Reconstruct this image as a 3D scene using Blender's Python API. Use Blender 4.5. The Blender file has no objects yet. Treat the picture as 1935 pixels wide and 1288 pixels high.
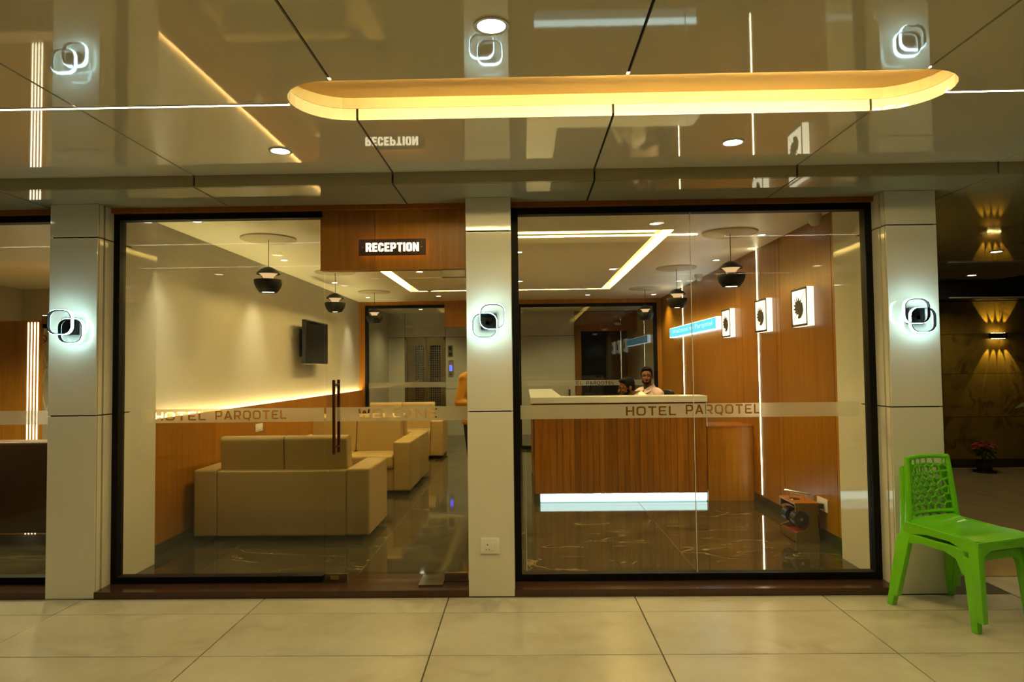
import bpy, bmesh, math, random
from mathutils import Vector, Matrix
from mathutils.geometry import tessellate_polygon
random.seed(7)
PI = math.pi
S = bpy.context.scene
C = S.collection

# ------------------------------------------------------------------ camera
cam_d = bpy.data.cameras.new('camera'); cam = bpy.data.objects.new('camera', cam_d); C.objects.link(cam)
YAW, PITCH, ROLL = 0.01770, 0.03860, -0.01193
fw = Vector((-math.sin(YAW)*math.cos(PITCH), math.cos(YAW)*math.cos(PITCH), math.sin(PITCH)))
rt = Vector((math.cos(YAW), math.sin(YAW), 0)); upv = rt.cross(fw)
r2 = rt*math.cos(ROLL)+upv*math.sin(ROLL); u2 = -rt*math.sin(ROLL)+upv*math.cos(ROLL)
cam.matrix_world = Matrix(((r2.x, u2.x, -fw.x, 0), (r2.y, u2.y, -fw.y, -4.45), (r2.z, u2.z, -fw.z, 1.475), (0, 0, 0, 1)))
cam_d.sensor_width = 36; cam_d.lens = 1290/1935*36; cam_d.clip_start = .02
S.camera = cam
# ------------------------------------------------------------------ world, exposure
w = bpy.data.worlds.new('night'); S.world = w; w.use_nodes = True
w.node_tree.nodes['Background'].inputs[0].default_value = (.012, .011, .010, 1)
w.node_tree.nodes['Background'].inputs[1].default_value = 1
S.view_settings.view_transform = 'Standard'; S.view_settings.look = 'None'
S.view_settings.gamma = 1; S.view_settings.use_curve_mapping = False
S.view_settings.exposure = 0.0
S.cycles.transparent_max_bounces = 14; S.cycles.max_bounces = 7; S.cycles.caustics_reflective = False; S.cycles.caustics_refractive = False
WARM = (1, .83, .40)       # lobby and canopy lamps
WARM2 = (1, .76, .30)      # warmer LED coves
COOL = (.62, 1, .97)
EXT_SPOT, INT_SPOT, WASH_SPOT = 26, 72, 56

# ------------------------------------------------------------------ materials
def nt(name):
    m = bpy.data.materials.new(name); m.use_nodes = True
    t = m.node_tree; t.nodes.clear()
    o = t.nodes.new('ShaderNodeOutputMaterial')
    return m, t, o
def N(t, kind, **kw):
    n = t.nodes.new(kind)
    for k, v in kw.items():
        if k.startswith('i_'):
            key = k[2:]; key = int(key) if key.isdigit() else key.replace('_', ' ')
            n.inputs[key].default_value = v
        else: setattr(n, k, v)
    return n
def pbsdf(t, o, col, rough, metal=0, spec=.5, coat=0):
    b = N(t, 'ShaderNodeBsdfPrincipled')
    b.inputs['Base Color'].default_value = (*col, 1); b.inputs['Roughness'].default_value = rough
    b.inputs['Metallic'].default_value = metal; b.inputs['Specular IOR Level'].default_value = spec
    if coat: b.inputs['Coat Weight'].default_value = coat; b.inputs['Coat Roughness'].default_value = .03
    t.links.new(b.outputs[0], o.inputs[0]); return b
def plain(name, col, rough=.5, metal=0, spec=.5, coat=0, var=.06, scale=6, bump=0, bscale=80):
    m, t, o = nt(name); b = pbsdf(t, o, col, rough, metal, spec, coat)
    tc = N(t, 'ShaderNodeTexCoord'); no = N(t, 'ShaderNodeTexNoise', i_Scale=scale, i_Detail=3.0)
    t.links.new(tc.outputs['Object'], no.inputs['Vector'])
    r = N(t, 'ShaderNodeMapRange', i_3=1-var, i_4=1+var); t.links.new(no.outputs[0], r.inputs[0])
    mx = N(t, 'ShaderNodeVectorMath', operation='SCALE'); mx.inputs[0].default_value = col
    t.links.new(r.outputs[0], mx.inputs['Scale']); t.links.new(mx.outputs[0], b.inputs['Base Color'])
    if bump:
        n2 = N(t, 'ShaderNodeTexNoise', i_Scale=bscale, i_Detail=2.0); t.links.new(tc.outputs['Object'], n2.inputs['Vector'])
        bp = N(t, 'ShaderNodeBump', i_Strength=bump, i_Distance=.01); t.links.new(n2.outputs[0], bp.inputs['Height']); t.links.new(bp.outputs[0], b.inputs['Normal'])
    return m
def emit(name, col, s):
    m, t, o = nt(name); e = N(t, 'ShaderNodeEmission', i_0=(*col, 1), i_1=s); t.links.new(e.outputs[0], o.inputs[0]); return m
def wood(name, c1, c2, rough=.32, stretch=(14, 14, .7), rnd=.18):
    m, t, o = nt(name); b = pbsdf(t, o, c1, rough, 0, .3)
    tc = N(t, 'ShaderNodeTexCoord'); mp = N(t, 'ShaderNodeMapping'); mp.inputs['Scale'].default_value = stretch
    oi = N(t, 'ShaderNodeObjectInfo'); ad = N(t, 'ShaderNodeVectorMath', operation='ADD')
    sc = N(t, 'ShaderNodeMath', operation='MULTIPLY', i_1=9.0); t.links.new(oi.outputs['Random'], sc.inputs[0])
    t.links.new(tc.outputs['Object'], mp.inputs[0]); t.links.new(mp.outputs[0], ad.inputs[0]); t.links.new(sc.outputs[0], ad.inputs[1])
    no = N(t, 'ShaderNodeTexNoise', i_Scale=2.2, i_Detail=6.0, i_Distortion=.6); t.links.new(ad.outputs[0], no.inputs['Vector'])
    cr = N(t, 'ShaderNodeValToRGB'); cr.color_ramp.elements[0].position = .3; cr.color_ramp.elements[1].position = .72
    cr.color_ramp.elements[0].color = (*c1, 1); cr.color_ramp.elements[1].color = (*c2, 1)
    t.links.new(no.outputs[0], cr.inputs[0])
    r = N(t, 'ShaderNodeMapRange', i_3=1-rnd, i_4=1+rnd); t.links.new(oi.outputs['Random'], r.inputs[0])
    mx = N(t, 'ShaderNodeVectorMath', operation='SCALE'); t.links.new(cr.outputs[0], mx.inputs[0]); t.links.new(r.outputs[0], mx.inputs['Scale'])
    t.links.new(mx.outputs[0], b.inputs['Base Color']); return m
def marble(name, base, mid, vein, rough, s=1.0, vw=.012, dense=False):
    m, t, o = nt(name); b = pbsdf(t, o, base, rough)
    tc = N(t, 'ShaderNodeTexCoord'); oi = N(t, 'ShaderNodeObjectInfo')
    sc = N(t, 'ShaderNodeMath', operation='MULTIPLY', i_1=37.0); t.links.new(oi.outputs['Random'], sc.inputs[0])
    mp = N(t, 'ShaderNodeMapping'); mp.inputs['Rotation'].default_value = (0, 0, .5); mp.inputs['Scale'].default_value = (.75, 1.5, 1) if dense else (1, 1, 1)
    t.links.new(tc.outputs['Object'], mp.inputs[0])
    ad = N(t, 'ShaderNodeVectorMath', operation='ADD'); t.links.new(mp.outputs[0], ad.inputs[0]); t.links.new(sc.outputs[0], ad.inputs[1])
    cl = N(t, 'ShaderNodeTexNoise', i_Scale=1.8*s, i_Detail=8.0, i_Roughness=.65); t.links.new(ad.outputs[0], cl.inputs['Vector'])
    c1 = N(t, 'ShaderNodeValToRGB'); c1.color_ramp.elements[0].position = .35; c1.color_ramp.elements[1].position = .7
    c1.color_ramp.elements[0].color = (*base, 1); c1.color_ramp.elements[1].color = (*mid, 1); t.links.new(cl.outputs[0], c1.inputs[0])
    col = c1.outputs[0]
    for k, (sk, wk, dk_, lo, hi, st) in enumerate(((1.3, vw, 1.1, .45, .62, 1.0), (2.6, vw*.55, .7, .42, .6, .7), (4.6, vw*.5, .5, .45, .65, .4)) if dense else ((1.3, vw, 1.1, .45, .62, 1.0),)):
        of = N(t, 'ShaderNodeVectorMath', operation='ADD'); of.inputs[1].default_value = (k*11.3, k*5.1, k*3.7); t.links.new(ad.outputs[0], of.inputs[0])
        v = N(t, 'ShaderNodeTexNoise', i_Scale=sk*s, i_Detail=4.0, i_Roughness=.5, i_Distortion=dk_); t.links.new(of.outputs[0], v.inputs['Vector'])
        sb = N(t, 'ShaderNodeMath', operation='SUBTRACT', i_1=.5); t.links.new(v.outputs[0], sb.inputs[0])
        ab = N(t, 'ShaderNodeMath', operation='ABSOLUTE'); t.links.new(sb.outputs[0], ab.inputs[0])
        mr = N(t, 'ShaderNodeMapRange', i_1=0.0, i_2=wk, i_3=st, i_4=0.0); t.links.new(ab.outputs[0], mr.inputs[0])
        n3 = N(t, 'ShaderNodeTexNoise', i_Scale=2.4*s, i_Detail=2.0); t.links.new(of.outputs[0], n3.inputs['Vector'])
        m3 = N(t, 'ShaderNodeMapRange', i_1=lo, i_2=hi); t.links.new(n3.outputs[0], m3.inputs[0])
        ml = N(t, 'ShaderNodeMath', operation='MULTIPLY'); t.links.new(mr.outputs[0], ml.inputs[0]); t.links.new(m3.outputs[0], ml.inputs[1])
        mx = N(t, 'ShaderNodeMix', data_type='RGBA'); mx.inputs['B'].default_value = (*vein, 1)
        t.links.new(ml.outputs[0], mx.inputs['Factor']); t.links.new(col, mx.inputs['A']); col = mx.outputs['Result']
    t.links.new(col, b.inputs['Base Color']); return m
def glass(name, f0=.040, tint=(.965, .975, .955)):
    m, t, o = nt(name)
    tr = N(t, 'ShaderNodeBsdfTransparent', i_0=(*tint, 1)); gl = N(t, 'ShaderNodeBsdfGlossy'); gl.inputs['Roughness'].default_value = 0.0
    lw = N(t, 'ShaderNodeLayerWeight', i_0=.5); pw = N(t, 'ShaderNodeMath', operation='POWER', i_1=5.0)
    t.links.new(lw.outputs['Facing'], pw.inputs[0])
    ma = N(t, 'ShaderNodeMath', operation='MULTIPLY_ADD', i_1=1-f0, i_2=f0); t.links.new(pw.outputs[0], ma.inputs[0])
    mx = N(t, 'ShaderNodeMixShader'); t.links.new(ma.outputs[0], mx.inputs[0]); t.links.new(tr.outputs[0], mx.inputs[1]); t.links.new(gl.outputs[0], mx.inputs[2])
    t.links.new(mx.outputs[0], o.inputs[0]); return m
def frosted(name):
    m, t, o = nt(name)
    rf = N(t, 'ShaderNodeBsdfRefraction', i_0=(.93, .91, .82, 1)); rf.inputs['IOR'].default_value = 1.12; rf.inputs['Roughness'].default_value = .75
    df = N(t, 'ShaderNodeBsdfDiffuse', i_0=(.72, .70, .62, 1)); tl = N(t, 'ShaderNodeBsdfTranslucent', i_0=(.85, .83, .74, 1))
    a = N(t, 'ShaderNodeMixShader', i_0=.5); b = N(t, 'ShaderNodeMixShader', i_0=.45)
    tr = N(t, 'ShaderNodeBsdfTransparent', i_0=(.93, .91, .82, 1)); c = N(t, 'ShaderNodeMixShader', i_0=.3); t.links.new(rf.outputs[0], c.inputs[1]); t.links.new(tr.outputs[0], c.inputs[2])
    t.links.new(tl.outputs[0], a.inputs[1]); t.links.new(df.outputs[0], a.inputs[2]); t.links.new(c.outputs[0], b.inputs[1]); t.links.new(a.outputs[0], b.inputs[2])
    t.links.new(b.outputs[0], o.inputs[0]); return m
M = dict(
 ceil=plain('glossy_ceiling_laminate', (.80, .75, .58), .03, var=.05, scale=1.5, coat=.6),
 gap=plain('dark_gap', (.012, .010, .008), .8),
 cream=plain('cream_glossy_cladding', (.69, .66, .54), .06, var=.03, scale=2),
 tile=marble('beige_floor_tile', (.43, .395, .295), (.52, .49, .385), (.40, .365, .27), .24, .8, .05),
 grout=plain('dark_grout', (.10, .085, .055), .8),
 brown_tile=plain('brown_polished_tile', (.34, .26, .14), .12, var=.15),
 granite=plain('brown_granite', (.050, .022, .013), .18, var=.35, scale=60),
 marble=marble('dark_lobby_marble', (.024, .021, .010), (.075, .060, .026), (.27, .20, .09), .05, 1.0, .014, True),
 marble_grout=plain('lobby_grout', (.20, .18, .13), .6),
 blackframe=plain('black_aluminium', (.004, .004, .004), .5, spec=.15),
 glass=glass('clear_glass'), frost=frosted('frosted_film'),
 wood=wood('oak_veneer', (.26, .102, .006), (.36, .150, .011)),
 wood_dk=wood('oak_trim', (.26, .082, .007), (.34, .12, .011)),
 plank=wood('oak_plank', (.25, .088, .006), (.40, .158, .016), rnd=.22),
 plaster=plain('cream_plaster', (.54, .51, .42), .55, var=.02, bump=.04, bscale=300),
 lobbyceil=plain('lobby_ceiling_paint', (.92, .88, .68), .42, var=.02),
 canopy=plain('olive_canopy_disc', (.64, .57, .36), .5, var=.02),
 white=plain('white_solid_surface', (.80, .77, .66), .25, var=.02),
 skirting=plain('dark_skirting', (.035, .032, .024), .2),
 whiteplastic=plain('white_plastic', (.76, .74, .66), .3, var=.02),
 black=plain('black_plastic', (.012, .012, .013), .35),
 matblack=plain('matt_black_metal', (.008, .008, .007), .55, spec=.2),
 screen=plain('tv_screen', (.006, .006, .008), .08),
 steel=plain('brushed_steel', (.42, .40, .34), .28, metal=1),
 steel_dk=plain('bronze_steel', (.30, .26, .18), .25, metal=1),
 chrome=plain('chrome', (.75, .72, .62), .10, metal=1),
 copper=plain('dark_copper_handle', (.10, .03, .012), .3, metal=.6),
 brass=plain('brass_sheet', (.22, .15, .022), .3, metal=.3),
 redtray=plain('red_tray', (.35, .03, .012), .4),
 sofa=plain('beige_leather', (.385, .262, .085), .45, var=.05, bump=.15, bscale=180),
 brownsofa=plain('brown_leather', (.10, .042, .014), .45, bump=.1, bscale=180),
 green=plain('green_plastic', (.17, .58, .015), .2, var=.03),
 stone=marble('brown_stone', (.15, .088, .008), (.23, .145, .018), (.09, .045, .006), .35, 1.2, .05),
 darkvoid=plain('near_black', (.02, .016, .011), .6),
 skin=plain('skin', (.17, .072, .030), .65, spec=.25, var=.08, scale=20),
 hair=plain('black_hair', (.005, .004, .003), .8, spec=.12, bump=.4, bscale=150),
 shirt_w=plain('white_shirt', (.72, .70, .60), .8, bump=.2, bscale=25),
 shirt_p=plain('pink_shirt', (.72, .52, .48), .8, bump=.2, bscale=25),
 shirt_y=plain('mustard_shirt', (.60, .27, .012), .85, bump=.35, bscale=18),
 trouser=plain('dark_trousers', (.012, .011, .012), .85, bump=.2, bscale=20),
 eye=plain('eye_white', (.13, .11, .09), .3), leaf=plain('green_leaf', (.03, .07, .018), .45), redleaf=plain('red_leaf', (.30, .012, .012), .5),
 pot=plain('black_pot', (.010, .010, .009), .5), soil=plain('soil', (.03, .02, .012), .9),
 artblack=plain('black_print', (.02, .014, .008), .6),
 e_line=emit('led_line', (1, .86, .56), 20), e_cove=emit('led_cove', (1, .80, .34), 150), e_cove_fill=emit('cove_fill_bright', (1, .78, .36), 60), e_cove_fill_dim=emit('cove_fill_dim', (1, .74, .30), 16),
 e_disc=emit('downlight_disc', (1, .93, .76), 16), e_trough=emit('led_trough', (1, .72, .24), 150),
 e_dado=emit('led_dado', (1, .82, .36), 140), e_vert=emit('led_vertical', (1, .84, .48), 26),
 e_ring=emit('sconce_led', (.57, .94, 1), 22), e_ringback=emit('sconce_led_back', (.55, .93, 1), 7), e_letters=emit('sign_letters', (1, .84, .50), 2.2), e_halo=emit('sign_halo', (1, .48, .13), 3),
 e_box=emit('lightbox_face', (1, .86, .58), 2.0), e_blue=emit('blue_sign_face', (.16, .80, .95), 1.25), e_bluetext=emit('blue_sign_text', (.62, 1, 1), 1.3), e_bluewhite=emit('blue_sign_white', (.80, .95, 1), 6),
 e_plinth=emit('plinth_glow', (.62, 1, .95), 1.5), e_plinth2=emit('plinth_led', (.72, 1, .97), 2.6),
 e_funnel=emit('pendant_funnel_glow', (1, .62, .28), .9), e_bulb=emit('pendant_bulb', (1, .88, .66), 14),
 e_strips=emit('panel_led', (1, .88, .60), 7), e_blueled=emit('lift_display', (.08, .10, 1), 3), e_sc=emit('stone_sconce_led', (1, .70, .22), 40),
)

# ------------------------------------------------------------------ geometry helpers
class B:
    def __init__(s): s.v = []; s.f = []; s.m = []
    def add(s, vs, fs, mi=0):
        n = len(s.v); s.v += [tuple(v) for v in vs]; s.f += [tuple(i+n for i in f) for f in fs]; s.m += [mi]*len(fs); return s
    def box(s, x0, x1, y0, y1, z0, z1, mi=0):
        vs = [(x, y, z) for x in (x0, x1) for y in (y0, y1) for z in (z0, z1)]
        return s.add(vs, [(0, 1, 3, 2), (4, 6, 7, 5), (0, 4, 5, 1), (2, 3, 7, 6), (0, 2, 6, 4), (1, 5, 7, 3)], mi)
    def prism(s, poly, h0, h1, ax='z', mi=0):
        # poly: list of 2-D points, extruded along ax
        def P(a, b, h): return {'z': (a, b, h), 'y': (a, h, b), 'x': (h, a, b)}[ax]
        n = len(poly); vs = [P(a, b, h0) for a, b in poly]+[P(a, b, h1) for a, b in poly]
        fs = [tuple(range(n))[::-1], tuple(range(n, 2*n))]+[(i, (i+1) % n, n+(i+1) % n, n+i) for i in range(n)]
        return s.add(vs, fs, mi)
    def tube(s, pts, r, seg=8, mi=0, cap=True):
        pts = [Vector(p) for p in pts]; n = len(pts); rr = r if isinstance(r, (list, tuple)) else [r]*n
        vs = []; fs = []; up = None
        for i, p in enumerate(pts):
            d = (pts[min(i+1, n-1)]-pts[max(i-1, 0)]).normalized()
            if up is None: up = Vector((0, 0, 1)) if abs(d.z) < .9 else Vector((1, 0, 0))
            a = (up-d*up.dot(d)).normalized(); b = d.cross(a); up = a
            vs += [p+(a*math.cos(2*PI*k/seg)+b*math.sin(2*PI*k/seg))*rr[i] for k in range(seg)]
        for i in range(n-1):
            for k in range(seg): fs.append((i*seg+k, i*seg+(k+1) % seg, (i+1)*seg+(k+1) % seg, (i+1)*seg+k))
        if cap: fs += [tuple(range(seg))[::-1], tuple(range((n-1)*seg, n*seg))]
        return s.add(vs, fs, mi)
    def lathe(s, prof, seg=28, c=(0, 0, 0), mi=0):
        n = len(prof); vs = [(c[0]+r*math.cos(2*PI*k/seg), c[1]+r*math.sin(2*PI*k/seg), c[2]+z) for r, z in prof for k in range(seg)]
        fs = [(i*seg+k, i*seg+(k+1) % seg, (i+1)*seg+(k+1) % seg, (i+1)*seg+k) for i in range(n-1) for k in range(seg)]
        return s.add(vs, fs, mi)
    def ell(s, c, r, seg=16, rings=10, mi=0):
        vs = [(c[0], c[1], c[2]-r[2])]; fs = []
        for i in range(1, rings):
            a = -PI/2+PI*i/rings
            vs += [(c[0]+r[0]*math.cos(a)*math.cos(2*PI*k/seg), c[1]+r[1]*math.cos(a)*math.sin(2*PI*k/seg), c[2]+r[2]*math.sin(a)) for k in range(seg)]
        vs.append((c[0], c[1], c[2]+r[2])); L = len(vs)-1
        for k in range(seg): fs.append((0, 1+(k+1) % seg, 1+k)); fs.append((L, L-seg+k, L-seg+(k+1) % seg))
        for i in range(rings-2):
            for k in range(seg): fs.append((1+i*seg+k, 1+i*seg+(k+1) % seg, 1+(i+1)*seg+(k+1) % seg, 1+(i+1)*seg+k))
        return s.add(vs, fs, mi)
    def mesh(s, name, mats, smooth=False, bev=0, seg=2):
        me = bpy.data.meshes.new(name); me.from_pydata(s.v, [], s.f)
        for m in (mats if isinstance(mats, (list, tuple)) else [mats]): me.materials.append(M[m] if isinstance(m, str) else m)
        for p, mi in zip(me.polygons, s.m): p.material_index = mi
        bm = bmesh.new(); bm.from_mesh(me)
        bmesh.ops.recalc_face_normals(bm, faces=bm.faces)
        if bev: bmesh.ops.bevel(bm, geom=list(bm.edges), offset=bev, segments=seg, profile=.6, affect='EDGES', clamp_overlap=True)
        bm.to_mesh(me); bm.free()
        if smooth:
            for p in me.polygons: p.use_smooth = True
            try: me.set_sharp_from_angle(angle=math.radians(40))
            except Exception: pass
        return me
    def obj(s, name, mats, parent=None, **kw):
        return link(name, s.mesh(name, mats, **kw), parent)
def link(name, me, parent=None, loc=None):
    o = bpy.data.objects.new(name, me); C.objects.link(o)
    if parent: o.parent = parent
    if loc: o.location = loc
    return o
def tag(o, label=None, cat=None, group=None, kind=None):
    if label: o['label'] = label
    if cat: o['category'] = cat
    if group: o['group'] = group
    if kind: o['kind'] = kind
    return o
def thing(name, label, cat, loc=(0, 0, 0), rz=0, group=None):
    o = bpy.data.objects.new(name, None); C.objects.link(o); o.location = loc; o.rotation_euler = (0, 0, rz); o.empty_display_size = .1
    return tag(o, label, cat, group)
def struct(name, mesh_or_b, mats=None, label=None):
    o = mesh_or_b.obj(name, mats) if isinstance(mesh_or_b, B) else link(name, mesh_or_b)
    return tag(o, label, None, None, 'structure')
def root(name, label):
    o = bpy.data.objects.new(name, None); C.objects.link(o); o.empty_display_size = .1
    return tag(o, label, None, None, 'structure')
def dup(r, loc, rz=None, label=None, group=None):
    c = r.copy(); C.objects.link(c); c.location = loc
    if rz is not None: c.rotation_euler = (0, 0, rz)
    tag(c, label, None, group)
    def rec(a, b):
        for ch in a.children:
            d = ch.copy(); C.objects.link(d); d.parent = b; rec(ch, d)
    rec(r, c); return c
def bx(name, x0, x1, y0, y1, z0, z1, mat, parent=None, bev=0, seg=2, smooth=False):
    return B().box(x0, x1, y0, y1, z0, z1).obj(name, mat, parent, bev=bev, seg=seg, smooth=smooth)
def rrect(x0, y0, x1, y1, r, n=5):
    pts = []
    for cx, cy, a0 in ((x1-r, y1-r, 0), (x0+r, y1-r, 90), (x0+r, y0+r, 180), (x1-r, y0+r, 270)):
        for k in range(n+1):
            a = math.radians(a0+90*k/n); pts.append((cx+r*math.cos(a), cy+r*math.sin(a)))
    return pts
def spot(name, loc, power, col, size=2.0, blend=.6, rad=.04, parent=None, aim=(0, 0, -1)):
    l = bpy.data.lights.new(name, 'SPOT'); l.energy = power; l.color = col; l.spot_size = size; l.spot_blend = blend; l.shadow_soft_size = rad
    o = bpy.data.objects.new(name, l); C.objects.link(o); o.location = loc
    o.rotation_mode = 'QUATERNION'; o.rotation_quaternion = Vector(aim).to_track_quat('-Z', 'Y')
    if parent: o.parent = parent
    return o

# ================================================================== SETTING: forecourt floor
CZ = 2.665; SOF = 2.595; LZ = .02; LC = 2.68
XL, XR, YF = -2.93, 2.46, 7.75
fl = struct('floor', B().box(-7, 9, -7.2, .36, -.10, -.008), 'grout', 'beige tiled forecourt floor in front of the glass shopfront')
TX, TY = 1.194, .61; g = .0035
cache = {}
for i in range(-4, 7):
    x0 = -.506+TX*i
    rows = [(-.275, .0 if -2.9 < x0+TX/2 < 2.6 else .36)]+[(-.275-TY*(k+1), -.275-TY*k) for k in range(8)]
    for y0, y1 in rows:
        key = (round(y1-y0, 3),)
        if key not in cache: cache[key] = B().box(g, TX-g, g, y1-y0-g, -.03, 0).mesh('tile', 'tile', bev=.0015, seg=1)
        link('tile', cache[key], fl, (x0, y0, 0))
# dark polished floor of the passage beside the lobby
pf = struct('floor_passage', B().box(2.7, 9.2, .36, 5.4, -.10, -.006), 'grout', 'brown polished floor of the dim passage beside the lobby')
me = B().box(.003, 1.197, .003, .797, -.03, 0).mesh('tile', 'brown_tile')
for i in range(6):
    for j in range(6): link('tile', me, pf, (2.70+1.2*i, .37+.8*j, 0))

# ================================================================== SETTING: canopy ceiling with the oval cove
OX0, OX1, OYN, OYF = -1.03, 1.88, -1.69, -1.24
ORr = (OYF-OYN)/2; OC = (OYN+OYF)/2
def oval(off=0, n=14):
    r = ORr+off; pts = []
    for k in range(n+1):
        a = -PI/2+PI*k/n; pts.append((OX1-ORr+r*math.cos(a), OC+r*math.sin(a)))
    for k in range(n+1):
        a = PI/2+PI*k/n; pts.append((OX0+ORr+r*math.cos(a), OC+r*math.sin(a)))
    return pts
ceil = root('ceiling', 'glossy beige panelled canopy ceiling with a long oval cove')
JX = [-7.0, -5.645, -4.43, -3.215, -2.0, -.785, .437, 1.652, 2.845, 4.06, 5.275, 6.49]
YB, YS = -7.2, -.365; hg = .0058
def panel(poly): B().prism(poly, CZ, CZ+.055).obj('panel', 'ceil', ceil)
for a, b in zip(JX[:-1], JX[1:]):
    a += hg; b -= hg
    if b < OX0 or a > OX1:
        for y0, y1 in ((-2.72+hg, YS), (-5.0+hg, -2.72-hg), (YB, -5.0-hg)): panel([(a, y0), (b, y0), (b, y1), (a, y1)])
    else:
        for y0, y1 in ((-5.0+hg, -2.72-hg), (YB, -5.0-hg)): panel([(a, y0), (b, y0), (b, y1), (a, y1)])
        if a > OX0+ORr and b < OX1-ORr:
            panel([(a, -2.72+hg), (b, -2.72+hg), (b, OYN), (a, OYN)]); panel([(a, OYF), (b, OYF), (b, YS), (a, YS)])
        elif a < OX0:   # notched on its right side
            arc = [p for p in oval() if p[0] < OX0+ORr+1e-6 and p[0] <= b]
            arc = sorted(arc, key=lambda p: p[1])
            lo = [p for p in arc if p[1] <= OC]; 
            panel([(a, -2.72+hg), (b, -2.72+hg), (b, OYN)]+[p for p in arc if p[0] < b-.002]+[(b, OYF), (b, YS), (a, YS)])
        else:
            arc = sorted([p for p in oval() if p[0] > OX1-ORr-1e-6 and p[0] >= a+.002], key=lambda p: -p[1])
            panel([(b, YS), (a, YS), (a, OYF)]+arc+[(a, OYN), (a, -2.72+hg), (b, -2.72+hg)])
# backing slab behind the joints (with the oval left open), cove walls and top
ov = oval(.0); n = len(ov)
sl = B()
outer = [(-7, YB), (7.5, YB), (7.5, YS), (-7, YS)]
tri = tessellate_polygon([[Vector((*p, 0)) for p in outer], [Vector((*p, 0)) for p in ov]])
pts = outer+ov
sl.add([(x, y, CZ+.058) for x, y in pts], tri)
sl.obj('backing', 'gap', ceil)
cw = B()
cw.add([(x, y, CZ+.056) for x, y in ov]+[(x, y, CZ+.108) for x, y in ov], [(i, (i+1) % n, n+(i+1) % n, n+i) for i in range(n)])
M['covepaint'] = plain('cove_paint', (.58, .50, .27), .5, var=.02); M['covetop'] = plain('cove_top_orange', (.80, .52, .22), .6, var=.02)  # top is a deeper orange than the cove wall
cw.obj('cove_wall', 'covepaint', ceil)
B().add([(x, y, CZ+.108) for x, y in ov], [tuple(range(n))]).obj('cove_top', 'covetop', ceil)
bx('led_strip', OX0+.2, OX1-.2, OYN+.001, OYN+.007, CZ+.060, CZ+.072, 'e_cove', ceil)
bx('led_strip', .20, OX1-.12, OYN+.185, OYN+.197, CZ+.0895, CZ+.096, 'e_cove_fill', ceil); bx('led_strip', OX0+.12, .20, OYN+.185, OYN+.197, CZ+.0895, CZ+.096, 'e_cove_fill_dim', ceil)  # extra hidden strips added to brighten the near side of the cove top
# dark gasket added in the panel joints to block light leaking from the cove
for x in JX[1:-1]:
    if OX0 < x < OX1: sg_ = [(YB, OYN-.003), (OYF+.003, YS-.004)] if OX0+ORr < x < OX1-ORr else [(YB, OYN-.003), (OYF+.003, YS-.004)]
    else: sg_ = [(YB, YS-.004)]
    for y0, y1 in sg_: bx('joint_blocker', x-hg, x+hg, y0, y1, CZ+.012, CZ+.056, 'gap', ceil)
# linear LED profiles let into the ceiling
def linelight(x0, x1, y, label):
    t = thing('linear_light', label, 'light', ((x0+x1)/2, y, CZ), 0, 'LED lines in the canopy ceiling'); h = (x1-x0)/2
    bx('diffuser', -h, h, -.007, .007, -.002, .004, 'e_line', t)
    B().box(-h, h, -.011, -.0075, -.003, .004).box(-h, h, .0075, .011, -.003, .004).obj('profile', 'whiteplastic', t)
linelight(-6.5, -1.04, -1.452, 'thin glowing LED line in ceiling running into oval cove on the RECEPTION side')
linelight(1.87, 6.4, -1.455, 'thin glowing LED line in ceiling leaving the oval cove toward the dim passage')
linelight(-4.4, -2.3, -2.88, 'LED line behind the camera mirrored in the white lounge side glass')
linelight(1.7, 3.5, -4.05, 'LED line behind the camera mirrored in the desk side glass')
linelight(-2.0, -1.1, -4.05, 'short LED line behind the camera mirrored near the glass door')
# downlights
def downlight_mesh(r):
    return (B().lathe([(r*.78, -.001), (r*.80, -.005), (r, -.006), (r, 0)], 24).mesh('trim_ring', 'whiteplastic', smooth=True),
            B().lathe([(0.0005, -.002), (r*.79, -.002)], 24).mesh('lens', 'e_disc'))
DL = {}
def downlight(x, y, z, r, power, col, label, group, size=2.2, aim=(0, 0, -1), blend=.7, mat='e_disc'):
    if r not in DL: DL[r] = downlight_mesh(r)
    t = thing('downlight', label, 'downlight', (x, y, z), 0, group)
    link('trim_ring', DL[r][0], t); link('lens', DL[r][1], t)
    if power: spot('lamp', (0, 0, -.02), power, col, size, blend, .05, t, aim)
ext = [(-.10, -2.12, 'round downlight in canopy ceiling just above the middle lamp reflection, largest in view'),
       (-1.31, -.81, 'round downlight in canopy ceiling between oval cove and the RECEPTION header, lounge side'),
       (1.13, -.82, 'round downlight in canopy ceiling between oval cove and the desk side window')]
for x, y, l in ext: downlight(x, y, CZ, .062, EXT_SPOT, WARM, l, 'canopy downlights', 2.25)
for x, y in ((-2.54, -2.12), (2.34, -2.12), (-3.75, -.82), (3.57, -.82), (-3.75, -3.45), (-1.31, -3.45), (1.13, -3.45), (3.57, -3.45), (-2.54, -4.75), (-.1, -4.75), (2.34, -4.75)):
    downlight(x, y, CZ, .062, EXT_SPOT*.8, WARM, 'round canopy downlight out of frame, seen only mirrored in the glass', 'mirrored canopy downlights', 2.25)

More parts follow.
